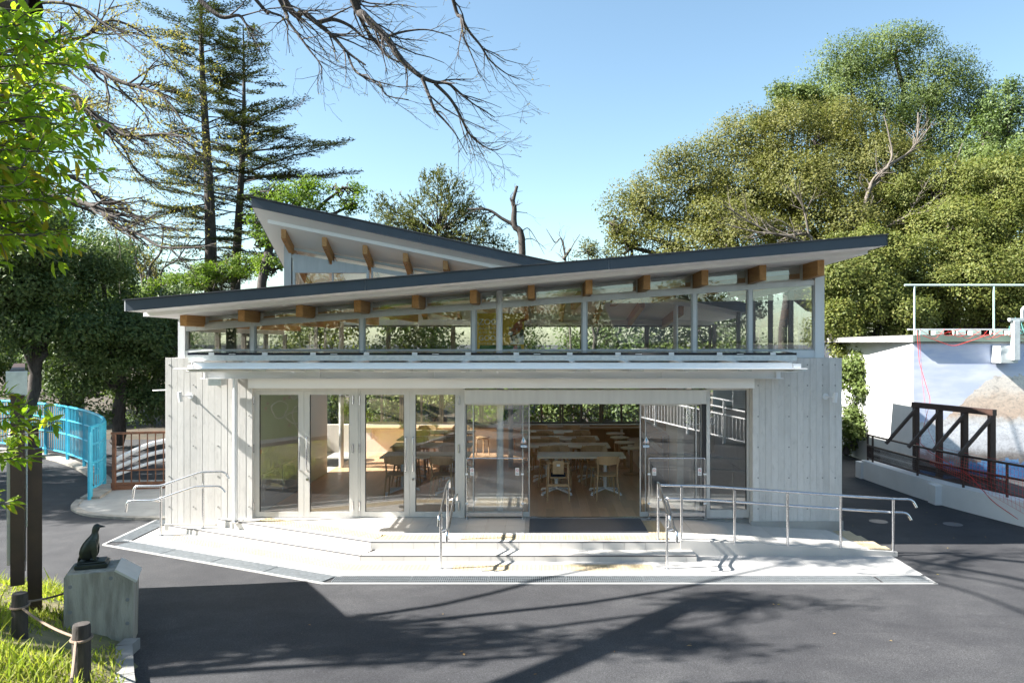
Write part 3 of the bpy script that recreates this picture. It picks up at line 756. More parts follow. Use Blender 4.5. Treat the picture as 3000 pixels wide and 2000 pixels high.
# back roof: a warped sheet, high at the front left, low along the back
bxl, bxr = -6.18, 4.6
def b_front(x): return 4.02 + .055*(x-bxl)              # Y of the front edge
def b_ztop(x, y):
    zf = 5.94 - .209*(x-bxl); zb = 3.62; yf = b_front(x); k = (y-yf)/(8.3-yf)
    return zf + (zb-zf)*k
def warped(name, x0, x1, y0, y1, dz0, dz1, mat, parent, n=14, smooth=True):
    V = []; Fc = []
    for q in (dz0, dz1):
        for j in range(n+1):
            for i in range(n+1):
                x = x0+(x1-x0)*i/n; ya = y0(x) if callable(y0) else y0; yb = y1(x) if callable(y1) else y1
                y = ya+(yb-ya)*j/n; V.append((x, y, b_ztop(x, y)+q))
    N = (n+1)**2; ix = lambda i, j: j*(n+1)+i
    for j in range(n):
        for i in range(n):
            Fc.append((ix(i, j), ix(i, j+1), ix(i+1, j+1), ix(i+1, j))); Fc.append((N+ix(i, j), N+ix(i+1, j), N+ix(i+1, j+1), N+ix(i, j+1)))
    for i in range(n):
        Fc.append((ix(i, 0), ix(i+1, 0), N+ix(i+1, 0), N+ix(i, 0))); Fc.append((ix(i+1, n), ix(i, n), N+ix(i, n), N+ix(i+1, n)))
        Fc.append((ix(0, i+1), ix(0, i), N+ix(0, i), N+ix(0, i+1))); Fc.append((ix(n, i), ix(n, i+1), N+ix(n, i+1), N+ix(n, i)))
    return MB().add(V, Fc).build(name, mat, parent)
br = warped('back_roof', bxl, bxr, lambda x: b_front(x)+.013, 8.3, -.19, -.006, M['soffit'], cafe)
warped('inner_soffit', bxl+.22, bxr, lambda x: b_front(x)+.33, 8.0, -.27, -.191, M['soffit'], br)
warped('roof_cover', bxl-.03, bxr, lambda x: b_front(x)-.03, 8.35, -.004, .02, M['roofing'], br)
for a, b in ((bxl, -2.6), (-2.6, 1.0), (1.0, bxr)):
    warped('fascia_panel', a+.003, b-.003, lambda x: b_front(x), lambda x: b_front(x)+.012, -.195, -.002, M['fascia'], br, 3)
MB().add([(bxl-.012, b_front(bxl), b_ztop(bxl, b_front(bxl))-.19), (bxl-.001, b_front(bxl), b_ztop(bxl, b_front(bxl))-.19), (bxl-.001, b_front(bxl), b_ztop(bxl, b_front(bxl))), (bxl-.012, b_front(bxl), b_ztop(bxl, b_front(bxl))),
          (bxl-.012, 8.3, 3.43), (bxl-.001, 8.3, 3.43), (bxl-.001, 8.3, 3.62), (bxl-.012, 8.3, 3.62)], [(0,1,2,3),(7,6,5,4),(0,4,5,1),(1,5,6,2),(2,6,7,3),(3,7,4,0)]).build('edge_trim', M['roofing'], br)
cl_y = lambda x: b_front(x)+1.02
def zc(x): return b_ztop(x, cl_y(x))-.27                # soffit height at the clerestory wall
for i in range(11):
    x = -5.66+.8895*i
    y0 = cl_y(x)-.58; y1 = 7.9
    za, zb = b_ztop(x, y0)-.268, b_ztop(x, y1)-.268
    vs_ = []
    for y, z in ((y0, za), (y1, zb)):
        for dx in (-.0525, .0525):
            vs_ += [(x+dx, y, z-.20), (x+dx, y, z)]
    MB().add(vs_, [(0,2,3,1),(4,5,7,6),(0,1,5,4),(2,6,7,3),(0,4,6,2),(1,3,7,5)]).build('rafter', M['glulam'], br)
    if x < 2.3:
        box('rafter_bolt', M['dark'], br, x-.012, x+.012, y0+.12, y0+.15, b_ztop(x, y0+.135)-.475, b_ztop(x, y0+.135)-.466)
# clerestory wall between the roofs
def zroof(x): return zf_top(x)-.02
bc = thing('roof_clerestory', (-2, 5, 3.6), parent=cafe)
def cl_piece(x0, x1, za0, za1, zb0, zb1, d, name, mat, parent):
    V = []
    for x, z0, z1 in ((x0, za0, zb0), (x1, za1, zb1)):
        y = cl_y(x)
        for yy in (y-d, y+d): V += [(x, yy, z0), (x, yy, z1)]
    return MB().add(V, [(0,1,3,2),(4,6,7,5),(0,4,5,1),(2,3,7,6),(0,2,6,4),(1,5,7,3)]).build(name, mat, parent)
cl_piece(-5.82, -5.66, zroof(-5.82), zroof(-5.66), zc(-5.82), zc(-5.66), .06, 'corner_post', M['alu_grey'], bc)
for i in range(9):
    xa = -5.66+.8895*i + (.0525 if i else 0); xb = -5.66+.8895*(i+1)-.0525
    if zc(xb)-.1 < zroof(xb): break
    ta, tb = zc(xa)-.20, zc(xb)-.20
    cl_piece(xa, xb, ta-.07, tb-.07, ta, tb, .04, 'transom', M['alu_grey'], bc)
    f = cl_piece(xa+.02, xb-.02, ta, tb, ta+.03, tb+.03, .03, 'louvre_frame', M['alu_grey'], bc)
    for k in range(2):
        u0, u1 = .03+.08*k, .03+.08*k+.068
        cl_piece(xa+.02, xb-.02, ta+u0, tb+u0, ta+u1, tb+u1, .006, 'louvre_pane', M['glass_dusty'] if k == 0 else M['shutter'], f)
    cl_piece(xa-.03, xa, zroof(xa)-.1, zroof(xa)-.1, zc(xa)-.02, zc(xa)-.02, .035, 'mullion', M['alu_grey'], bc)
    if ta-.07 > zroof(xa):
        g0, g1 = max(zroof(xa), 0), max(zroof(xb), 0)
        cl_piece(xa, xb, g0-.05, min(g1-.05, tb-.09), ta-.07, tb-.07, .005, 'pane', M['glass'], bc)
# top-hung window left of the clerestory
x0, x1 = -5.62, -3.9
zt = zc(x1)-.275
w_ = MB()
for (xa, xb, za, zb) in ((x0, x1, zt-.05, zt), (x0, x0+.06, zroof(x0)-.05, zt-.05), (x1-.06, x1, zroof(x1)-.05, zt-.05), (x0+.06, x1-.06, zroof(x0)-.05, zroof(x0)+.03)):
    w_.add([(xa, cl_y(xa)-.085, za), (xb, cl_y(xb)-.085, za), (xb, cl_y(xb)-.045, za), (xa, cl_y(xa)-.045, za), (xa, cl_y(xa)-.085, zb), (xb, cl_y(xb)-.085, zb), (xb, cl_y(xb)-.045, zb), (xa, cl_y(xa)-.045, zb)],
           [(0,3,2,1),(4,5,6,7),(0,1,5,4),(1,2,6,5),(2,3,7,6),(3,0,4,7)])
w_.build('vent_window', M['alu_grey'], bc)
cl_piece(x0, x1, zt+.004, zt+.004, zc(x0)-.272, zc(x1)-.268, .05, 'head_panel', M['alu_grey'], bc)

# ------------------------------------------------------------------ doors
def leaf(name, x0, x1, y, st, z0, zb, zt, z1, fm, parent, gl='glass', depth=.045):
    f = MB(); d = depth/2
    f.box(x0, x0+st[0], y-d, y+d, z0, z1); f.box(x1-st[1], x1, y-d, y+d, z0, z1)
    f.box(x0+st[0], x1-st[1], y-d+.001, y+d-.001, z0, zb); f.box(x0+st[0], x1-st[1], y-d+.001, y+d-.001, zt, z1)
    o = f.build(name, fm, parent)
    box('glazing_bead', M['dark'], o, x0+st[0]+.0005, x0+st[0]+.009, y-.014, y+.014, zb, zt)
    box('glazing_bead', M['dark'], o, x1-st[1]-.009, x1-st[1]-.0005, y-.014, y+.014, zb, zt)
    box('pane', M[gl], o, x0+st[0]+.002, x1-st[1]-.002, y-.004, y+.004, zb-.004, zt+.004)
    return o
def handle(o, x, y):
    m = MB(); m.tube(arc([(x, y, .76), (x, y-.075, .76), (x, y-.075, 1.30), (x, y, 1.30)], .012, 3), .0125, 8); m.build('pull_handle', M['steel'], o, True)
def hinge(o, x, z): MB().tube([(x, -.055, z-.07), (x, -.055, z+.07)], .012, 8).build('hinge', M['steel'], o, True)
for (fa, fb, g) in ((-4.638, -2.988, ((-4.53, -3.90), (-3.716, -3.074))), (-2.93, -1.274, ((-2.819, -2.1875), (-2.005, -1.362)))):
    fr2 = MB(); fr2.box(fa, fb, -.04, .04, 2.045, 2.10); fr2.box(fa, fa+.035, -.04, .04, .004, 2.045); fr2.box(fb-.035, fb, -.04, .04, .004, 2.045)
    dr = fr2.build('double_door', M['alu'], cafe)
    mid = (g[0][1]+g[1][0])/2
    l1 = leaf('door_leaf', fa+.037, mid-.002, -.012, (g[0][0]-fa-.037, mid-.002-g[0][1]), .008, .094, 1.985, 2.043, M['alu'], dr)
    l2 = leaf('door_leaf', mid+.002, fb-.037, -.012, (g[1][0]-mid-.002, fb-.037-g[1][1]), .008, .094, 1.985, 2.043, M['alu'], dr)
    handle(l1, mid-.055, -.03); handle(l2, mid+.06, -.03)
    m = MB(); m.lathe([(.022, 0), (.022, .012)], sides=14); me = m.mesh('lock_cylinder'); me.transform(Matrix.Rotation(R(90), 4, 'X')); me.transform(Matrix.Translation((mid+.055, -.034, .62)))
    link_mesh('lock_cylinder', me, M['steel'], l2)
    for z in (.19, 1.12, 1.90): hinge(l1, fa+.025, z); hinge(l2, fb-.025, z)
box('door_post', M['alu'], cafe, -2.987, -2.931, -.05, .05, .004, 2.10)
box('door_post', M['alu'], cafe, -1.273, -1.205, -.05, .05, .004, 2.10)
# sliding door
sd = box('sliding_door', M['alu'], cafe, -1.204, 2.70, -.10, .12, 1.84, 2.068, b=.004)
box('door_post', M['alu'], cafe, 2.702, 2.757, -.05, .05, .004, 2.10)
box('door_jamb', M['dark'], sd, 2.64, 2.70, -.03, .05, .004, 1.839)
def slide(x0, x1, y, name): return leaf(name, x0, x1, y, (.016, .016), .012, .085, 1.815, 1.838, M['alu'], sd, 'glass', .03)
slide(-1.204, -.26, .055, 'fixed_panel'); slide(-1.08, -.157, .008, 'sliding_leaf')
slide(1.72, 2.64, .055, 'fixed_panel'); slide(1.63, 2.55, .008, 'sliding_leaf')
def flat_disc(name, mat, parent, x, y, z, r, sides=16, sx=1):
    m = MB(); m.lathe([(r, 0), (r, .0012)], sides=sides); me = m.mesh(name); me.transform(Matrix.Rotation(R(90), 4, 'X')); me.transform(Matrix.Scale(sx, 4, (1, 0, 0))); me.transform(Matrix.Translation((x, y, z)))
    return link_mesh(name, me, mat, parent)
def flat_poly(name, mat, parent, pts, y, t_=.0015):
    pts = list(pts)
    if area(pts) < 0: pts = pts[::-1]
    return MB().extr(pts, 'y', y, y+t_).build(name, mat, parent)
def guard(x0, x1):
    f = MB(); y = -.13
    f.tube(arc([(x0, y, .0), (x0, y, .975), (x1, y, .975), (x1, y, .0)], .02, 3), .008, 8)
    f.box(x0, x1, y-.008, y+.008, .045, .10)
    g = f.build('guard_screen', M['steel'], sd)
    box('pane', M['glass'], g, x0+.008, x1-.008, y-.004, y+.004, .1, .966)
    for x in (x0, x1):
        box('foot', M['steel'], g, x-.03, x+.03, y-.035, y+.035, .0012, .012)
        for z in (.25, .72): box('clip', M['white'], g, x-.022, x+.022, y-.014, y+.014, z-.012, z+.012)
    for x in (x0+.085, x1-.085):
        s_ = box('sticker', M['print_white'], g, x-.03, x+.03, y-.0062, y-.0045, .70, .82)
        flat_disc('ring', M['print_red'], s_, x, y-.0062, .78, .022); flat_disc('ring_middle', M['print_white'], s_, x, y-.0076, .78, .0165)
        flat_poly('bar', M['print_red'], s_, [(x-.015, .792), (x-.011, .796), (x+.015, .768), (x+.011, .764)], y-.0106)
        for k in range(3): box('line', M['print_grey'], s_, x-.02, x+.02, y-.0075, y-.0062, .712+.013*k, .718+.013*k)
guard(-1.165, -.27); guard(1.76, 2.66)
for x, sg in ((-.255, -1), (1.735, 1)):
    y = -.016
    s_ = flat_poly('warning_sticker', M['print_white'], sd, [(x-.05, 1.205), (x+.05, 1.205), (x+.006, 1.30), (x-.006, 1.30)], y)
    box('exclamation', M['print_blue'], s_, x-.008, x+.008, y-.0015, y, 1.235, 1.282); box('exclamation', M['print_blue'], s_, x-.007, x+.007, y-.0015, y, 1.213, 1.227)
    box('small_figure', M['print_red'], s_, x-.034, x-.02, y-.0015, y, 1.212, 1.228); box('small_figure', M['print_red'], s_, x+.02, x+.034, y-.0015, y, 1.212, 1.228)
    pts = [(-.055, 1.13), (.035, 1.13), (.058, 1.15), (.035, 1.17), (-.055, 1.17)]
    s2 = flat_poly('arrow_sticker', M['print_blue'], sd, [(x+sg*a, z) for a, z in pts], y)
    flat_poly('arrow_field', M['print_white'], s2, [(x+sg*a, z) for a, z in [(-.05, 1.135), (.033, 1.135), (.05, 1.15), (.033, 1.165), (-.05, 1.165)]], y-.0016)
    flat_poly('arrow_text', M['print_blue'], s2, [(x-.03, 1.147), (x+.03, 1.147), (x+.03, 1.153), (x-.03, 1.153)], y-.0032)
# fixed window at the right end
leaf('fixed_window', 2.758, 3.395, -.012, (.004, .04), .008, .13, 2.06, 2.10, M['alu'], cafe)
box('base_panel', M['alu'], cafe, 2.76, 3.39, -.05, -.036, .008, .125)
# lintel band over the doors
box('lintel_band', M['lintel'], cafe, -4.63, 3.42, -.255, .05, 2.104, 2.34, b=.003)
box('ceiling_panel', M['lintel'], cafe, -4.6, 3.38, -.05, .3, 2.345, 2.58)

# ------------------------------------------------------------------ canopy with solar panels
cn = thing('canopy', (-.75, -.7, 2.3), parent=cafe)
def hbeam(name, mat, y, z0, z1, x0, x1, fl, tf=.009, tw=.007, fx=0):
    m = MB(); m.box(x0, x1, y-tw/2, y+tw/2, z0+tf, z1-tf); m.box(x0-fx, x1+fx, y-fl/2, y+fl/2, z0, z0+tf); m.box(x0-fx, x1+fx, y-fl/2, y+fl/2, z1-tf, z1)
    return m.build(name, mat, cn)
b1 = hbeam('main_beam', M['white'], -.36, 2.262, 2.378, -5.29, 3.80, .125, fx=.03)
for x in (-5.25, -3.45, -1.65, .14, 1.93, 3.72): box('stiffener', M['white'], b1, x-.005, x+.005, -.42, -.365, 2.271, 2.369)
b2 = MB(); b2.box(-5.0, 3.66, -1.345, -1.335, 2.457, 2.53); b2.box(-5.27, 3.86, -1.40, -1.20, 2.449, 2.457); b2.box(-5.0, 3.66, -1.345, -1.22, 2.53, 2.537)
b2.build('gutter_beam', M['white'], cn)
box('end_block', M['white'], cn, -5.08, -5.01, -1.36, -1.29, 2.4575, 2.50); box('end_block', M['white'], cn, 3.67, 3.78, -1.36, -1.29, 2.4575, 2.525)
hbeam('lower_purlin', M['lintel'], -1.18, 2.40, 2.448, -5.18, 3.78, .05)
for i in range(12):
    x = -5.05+.79*i
    m = MB(); m.box(x-.004, x+.004, -1.30, .0, 2.458, 2.55); m.box(x-.04, x+.04, -1.32, .0, 2.55, 2.556); m.box(x-.04, x+.04, -1.30, .0, 2.4, 2.406)
    m.build('cantilever_beam', M['white'], cn)
    box('splice_plate', M['galv'], cn, x+.06, x+.26, -1.215, -1.207, 2.41, 2.44)
m = MB(); m.box(-5.26, 3.86, -.945, -.938, 2.557, 2.640); m.box(-5.26, 3.86, -.938, -.88, 2.557, 2.563); m.box(-5.26, 3.86, -.938, -.88, 2.634, 2.640)
m.build('channel_purlin', M['galv'], cn)
box('channel_purlin', M['galv'], cn, -5.26, 3.86, -.25, -.18, 2.557, 2.64)
for i in range(6):
    x0 = -5.27+1.522*i; x1 = x0+1.515
    V = [(x0, -.95, 2.643), (x1, -.95, 2.643), (x1, -.10, 2.668), (x0, -.10, 2.668), (x0, -.95, 2.676), (x1, -.95, 2.676), (x1, -.10, 2.701), (x0, -.10, 2.701)]
    p_ = MB().add(V, [(0,3,2,1),(4,5,6,7),(0,1,5,4),(1,2,6,5),(2,3,7,6),(3,0,4,7)]).build('solar_panel', M['pv'], cn)
    box('clamp', M['alu_white'], p_, x0+.32, x0+.40, -.958, -.951, 2.641, 2.682); box('clamp', M['alu_white'], p_, x0+1.12, x0+1.20, -.958, -.951, 2.641, 2.682)
    box('type_label', M['print_white'], p_, x0+.62, x0+.72, -.953, -.951, 2.652, 2.660)
MB().tube([(-4.79, -.36, .0), (-4.79, -.36, 2.262)], .038, 16).build('column', M['alu_white'], cn, True)
MB().lathe([(.075, .0), (.075, .012), (.05, .02), (.04, .035)], (-4.79, -.36, 0), 18).build('column_base', M['steel'], cn, True)
box('junction_box', M['galv'], cn, -5.2, -5.0, -.40, -.16, 2.155, 2.261, b=.003)
box('canopy_ceiling', M['lintel'], cn, -4.6, 3.4, -.30, -.245, 2.341, 2.375)
for x in (-3.80, -2.40, -.66, .80, 2.26):
    f = MB(); f.lathe([(.035, 0), (.038, .03), (.03, .036)], (x, -.62, 2.362), 14); l_ = f.build('downlight', M['white'], cn, True)
    t_ = None
    ld = bpy.data.lights.new('downlight_lamp', 'SPOT'); ld.energy = 14; ld.color = (1.0, .74, .45); ld.spot_size = R(34); ld.spot_blend = .9; ld.shadow_soft_size = .03
    lo = bpy.data.objects.new('downlight_lamp', ld); C.objects.link(lo); lo.location = (x, -.62, 2.355); par(lo, l_)
    box('mounting_bar', M['white'], cn, x-.05, x+.05, -.63, -.60, 2.40, 2.4045)

# wall lamps
def wall_lamp(x, yf, z, sgn, label):
    L = thing('wall_lamp', (x, yf, z), label, 'wall lamp', 'silver cylinder wall lamps')
    m = MB(); m.lathe([(.05, 0), (.05, .014)], sides=16); me = m.mesh('wall_plate'); me.transform(Matrix.Rotation(R(90), 4, 'X')); me.transform(Matrix.Translation((x, yf-.001, z)))
    link_mesh('wall_plate', me, M['alu_white'], L)
    e = Vector((x+sgn*.09, yf-.15, z-.005))
    MB().tube([(x, yf-.01, z), (x+sgn*.03, yf-.09, z), e], .012, 8).build('arm', M['alu_white'], L, True)
    MB().tube([e+Vector((sgn*.012, -.005, .075)), e+Vector((0, 0, -.08))], .034, 16).build('lamp_head', M['alu_white'], L, True)
wall_lamp(-5.61, -.1035, 1.975, -1, 'silver cylinder lamp on the sunlit left concrete wall')
wall_lamp(4.55, -.2435, 1.975, 1, 'silver cylinder lamp on the shaded right concrete wall')
MB().tube([(-6.45, .35, 2.03), (-6.02, .35, 2.045)], .010, 6).build('drain_pipe', M['white'], cafe, True)

# ------------------------------------------------------------------ furniture
def copy_thing(root, loc, rz=0.0, label=None, group=None):
    r_ = root.copy(); C.objects.link(r_); r_.location = loc; r_.rotation_euler = (0, 0, rz)
    if label: r_['label'] = label
    if group: r_['group'] = group
    for ch in list(root.children):
        c = ch.copy(); C.objects.link(c); c.parent = r_
        for g in ch.children:
            d = g.copy(); C.objects.link(d); d.parent = c
    return r_

def make_table():
    t_ = thing('dining_table', (0, 0, 0), 'table', 'table', 'long cafe tables')
    box('table_top', M['tabletop'], t_, -.82, .82, -.36, .36, .695, .722, b=.004)
    for sx in (-.46, .46):
        b_ = MB().tube([(sx, 0, .09), (sx, 0, .69)], .032, 12).build('pedestal', M['white'], t_, True)
        box('top_plate', M['white'], b_, sx-.12, sx+.12, -.12, .12, .685, .6945)
        for k in range(4):
            a = R(45+90*k); e = Vector((sx+.37*math.cos(a), .34*math.sin(a), .035)); s_ = Vector((sx+.02*math.cos(a), .02*math.sin(a), .095))
            f = MB(); f.beam(s_, e, .042, .032); f.lathe([(.028, .0), (.030, .02), (.02, .034)], (e.x, e.y, 0), 10); f.build('foot', M['white'], t_)
    return t_
def make_chair():
    """back of the chair towards -y"""
    c = thing('dining_chair', (0, 0, 0), 'chair', 'chair', 'oak cafe chairs')
    m = MB(); n = 10; V = []
    for z in (.425, .447):
        for k in range(2*n):
            a = 2*math.pi*k/(2*n); ca, sa = math.cos(a), math.sin(a)
            x = .205*math.copysign(abs(ca)**.55, ca); y = .20*math.copysign(abs(sa)**.55, sa)
            V.append((x, y, z-(.008 if z > .43 and abs(ca) < .5 else 0)))
    N = 2*n
    m.add(V, [tuple(range(N-1, -1, -1)), tuple(range(N, 2*N))]+[(k, (k+1) % N, N+(k+1) % N, N+k) for k in range(N)]); m.build('seat', M['oak_z'], c)
    for sx in (-1, 1):
        MB().tube([(sx*.165, .16, .43), (sx*.195, .20, .0)], [.018, .011], 8).build('leg', M['oak_z'], c, True)
        MB().tube([(sx*.175, -.165, .43), (sx*.21, -.245, .0)], [.019, .011], 8).build('leg', M['oak_z'], c, True)
        MB().tube([(sx*.172, -.16, .40), (sx*.178, -.195, .60), (sx*.188, -.255, .80)], [.018, .016, .012], 8).build('back_post', M['oak_z'], c, True)
    b = MB(); V = []; nx_ = 9
    for k in range(nx_+1):
        u = -1+2*k/nx_; x = u*.215; y = -.275+.055*u*u; top = .80-.02*abs(u)**3; bot = .635+.018*abs(u)
        if k in (0, nx_): top -= .025; bot += .025
        V += [(x, y+.035, bot), (x, y, top), (x, y+.047, bot), (x, y+.012, top)]
    Fc = []
    for k in range(nx_):
        a, b2 = 4*k, 4*k+4
        Fc += [(a, b2, b2+1, a+1), (a+2, a+3, b2+3, b2+2), (a+1, b2+1, b2+3, a+3), (a, a+2, b2+2, b2)]
    Fc += [(0, 1, 3, 2), (4*nx_, 4*nx_+2, 4*nx_+3, 4*nx_+1)]
    b.add(V, Fc).build('backrest', M['oak_z'], c, True)
    for sx in (-1, 1): MB().beam((sx*.17, -.15, .405), (sx*.165, .15, .405), .02, .04).build('seat_rail', M['oak_z'], c)
    return c
ORD = ('first', 'second', 'third', 'fourth')
TY = (2.0, 3.37, 4.52, 5.65)
TXR = (.78, .62, .49, .36); TXL = (-2.12, -2.2, -2.28, -2.35)
tbl, chr_ = make_table(), make_chair()
t_used = c_used = False
rr = random.Random(5)
for col, TX in (('right', TXR), ('left', TXL)):
    for i in range(4):
        lab = f'long pale table with white star feet, {ORD[i]} from the entrance in the {col} file'
        if not t_used: tbl.location = (TX[i], TY[i], .0); tbl['label'] = lab; t_used = True
        else: copy_thing(tbl, (TX[i], TY[i], .0), 0, lab)
        for side in (-1, 1):
            for k, sx in enumerate((-.42, .42)):
                if i == 0 and side == -1 and col == 'right' and k == 0: continue
                x = TX[i]+sx+rr.uniform(-.05, .05); y = TY[i]+side*(.46+rr.uniform(-.03, .06)); rz = (0 if side == -1 else math.pi)+rr.uniform(-.14, .14)
                lab = f"oak chair on the {'near' if side == -1 else 'far'} {('left', 'right')[k]} of the {ORD[i]} table in the {col} file"
                if not c_used: chr_.location = (x, y, .0); chr_.rotation_euler = (0, 0, rz); chr_['label'] = lab; c_used = True
                else: copy_thing(chr_, (x, y, .0), rz, lab)
# child's high chair at the nearest table
hc = thing('high_chair', (.34, 1.42, 0), 'childs wooden high chair with navy cushion at the nearest table', 'high chair')
for sx in (-1, 1):
    MB().tube([(.34+sx*.17, 1.58, .66), (.34+sx*.215, 1.68, 0)], [.017, .012], 8).build('leg', M['oak_z'], hc, True)
    MB().tube([(.34+sx*.17, 1.30, .66), (.34+sx*.195, 1.16, 0)], [.017, .012], 8).build('leg', M['oak_z'], hc, True)
pts = [(.34+.20*math.cos(a), 1.44-.17*math.sin(a), .665) for a in np.linspace(0, math.pi, 11)]
MB().tube([(.53, 1.60, .665)]+pts+[(.15, 1.60, .665)], .018, 8).build('arm_ring', M['oak_z'], hc, True)
MB().bbox(.24, .44, 1.24, 1.262, .48, .72, .006).build('backrest', M['oak_z'], hc)
box('seat', M['oak_z'], hc, .19, .49, 1.27, 1.58, .40, .425, b=.006); box('seat_cushion', M['navy'], hc, .21, .47, 1.28, 1.55, .4255, .46, b=.012)
box('stretcher', M['oak_z'], hc, .16, .52, 1.20, 1.22, .27, .31); box('foot_rest', M['oak_z'], hc, .15, .53, 1.63, 1.66, .2, .23)
box('care_label', M['print_white'], hc, .31, .37, 1.2382, 1.2396, .62, .66)

def make_stool():
    s_ = thing('stool', (0, 0, 0), 'stool', 'stool', 'round stools at the back counter')
    MB().lathe([(.165, .415), (.175, .42), (.175, .44), (.168, .446)], sides=20).build('seat', M['oak_z'], s_, True)
    for k in range(3):
        a = R(90+120*k); ca, sa = math.cos(a), math.sin(a)
        MB().tube(arc([(.06*ca, .06*sa, .402), (.165*ca, .165*sa, .40), (.185*ca, .185*sa, .0)], .05, 4), .016, 8).build('leg', M['oak_z'], s_, True)
    return s_
st = make_stool(); st.location = (-1.43, 6.95, 0); st['label'] = 'round three-legged stool left of the two before the back counter'
copy_thing(st, (-.58, 6.95, 0), .3, 'round three-legged stool right of the two before the back counter')
def make_round():
    t_ = thing('round_table', (0, 0, 0), 'round table', 'table', 'small round tables by the bench')
    MB().lathe([(.22, .545), (.23, .55), (.23, .568), (.225, .573)], sides=28).build('table_top', M['tabletop'], t_, True)
    MB().tube([(0, 0, .03), (0, 0, .545)], .032, 14).build('pedestal', M['oak_z'], t_, True)
    MB().lathe([(.18, .0), (.18, .02), (.06, .032)], sides=24).build('base', M['oak_z'], t_, True)
    return t_
rt = make_round()
for i, y in enumerate((4.05, 4.95, 5.85, 6.65)):
    lab = f'small round pedestal table, {ORD[i]} from the entrance along the right wall bench'
    if i == 0: rt.location = (1.98, y, 0); rt['label'] = lab
    else: copy_thing(rt, (1.96-.02*i, y, 0), 0, lab)
bn = thing('wall_bench', (2.42, 5.4, 0), 'long oak bench fixed along the right wall', 'bench')
box('seat', M['oak_x'], bn, 2.22, 2.598, 3.7, 7.05, .40, .43, b=.005); box('front_panel', M['wall_cream'], bn, 2.25, 2.27, 3.72, 7.03, .0, .399); box('back_panel', M['panel_wood'], bn, 2.575, 2.598, 3.7, 7.05, .60, .92)
cb = thing('side_cabinet', (2.4, 3.2, 0), 'oak open cabinet at the near end of the right wall', 'cabinet')
for a in ((2.2, 2.22, 2.9, 3.45, .0, .95), (2.575, 2.598, 2.9, 3.45, .0, .95)): box('side_panel', M['panel_wood'], cb, *a)
box('top', M['panel_wood'], cb, 2.18, 2.598, 2.88, 3.47, .951, .975); box('shelf', M['panel_wood'], cb, 2.221, 2.574, 2.9, 3.45, .45, .47)
# banner hung inside the upper window
bz0, bz1, bx0, bx1, by = 2.50, 3.33, -1.08, -.262, .74
bn = box('hanging_banner', M['print_yellow'], None, bx0, bx1, by, by+.006, bz0, bz1)
tag(bn, 'yellow hanging banner with red panda and ZOO GOOD lettering behind the upper window', 'banner')
def txt(name, s, mat, parent, loc, size, flip=False, rot=None, align='LEFT'):
    cu = bpy.data.curves.new(name, 'FONT'); cu.body = s; cu.size = size; cu.extrude = .0006; cu.align_x = align
    cu.materials.append(mat); o = bpy.data.objects.new(name, cu); C.objects.link(o)
    o.location = loc; o.rotation_euler = rot or (R(90), 0, 0); WORLD[o.name] = Matrix.Translation(Vector(loc)); par(o, parent)
    return o
for s_, x, z, sz in (('ZOO', -1.045, 3.135, .145), ('っと', -.80, 3.135, .06), ('みんな あるから', -1.045, 3.055, .058), ('もっと なるほど', -1.045, 2.985, .055), ('GOOD', -1.045, 2.865, .125), ('に', -.765, 2.865, .055), ('のげやまどうぶつえん', -1.045, 2.795, .045)):
    txt('lettering', s_, M['print_white'], bn, (x, by-.002, z), sz)
flat_poly('white_field', M['print_white'], bn, [(-.50, 2.80), (-.265, 2.80), (-.265, 3.02), (-.34, 3.0), (-.47, 2.92)], by-.0016)
flat_poly('green_field', M['print_dgreen'], bn, [(bx0+.02, bz0), (bx1, bz0), (bx1-.06, 2.785), (bx0+.06, 2.785)], by-.0016)
flat_poly('trunk_mark', M['print_rust'], bn, [(-.45, bz0), (-.36, bz0), (-.38, 2.79), (-.44, 2.79)], by-.0032)
def ell(cx, cz, rx, rz_2, a=0.0, n=18): return [(cx+rx*math.cos(q)*math.cos(a)-rz_2*math.sin(q)*math.sin(a), cz+rx*math.cos(q)*math.sin(a)+rz_2*math.sin(q)*math.cos(a)) for q in np.linspace(0, 2*math.pi, n, endpoint=False)]
for k, (nm, mt, pl) in enumerate((
    ('panda_tail', 'print_rust', ell(-.30, 3.20, .09, .028, .35)), ('panda_leg', 'print_black', ell(-.305, 2.99, .032, .075, -.3)),
    ('panda_body', 'print_rust', ell(-.375, 3.09, .115, .075, .85)), ('panda_leg', 'print_black', ell(-.40, 2.90, .032, .095, .35)),
    ('panda_leg', 'print_black', ell(-.475, 2.895, .03, .07, .1)), ('panda_ear', 'print_white', [(-.525, 3.10), (-.50, 3.04), (-.47, 3.075)]),
    ('panda_ear', 'print_white', [(-.375, 3.07), (-.43, 3.065), (-.385, 3.01)]), ('panda_head', 'print_rust', ell(-.452, 3.02, .072, .062)),
    ('panda_muzzle', 'print_white', ell(-.492, 2.985, .042, .03, .2)), ('panda_nose', 'print_black', ell(-.505, 2.985, .012, .009)),
    ('panda_eye', 'print_black', ell(-.505, 3.015, .008, .01)), ('panda_eye', 'print_black', ell(-.455, 3.01, .008, .01)))):
    flat_poly(nm, M[mt], bn, pl, by-.0034-.0016*k)
for x in (bx0+.1, bx1-.1): MB().tube([(x, by+.003, bz1), (x, by+.003, 3.62)], .003, 5).build('hanging_cord', M['white'], bn)

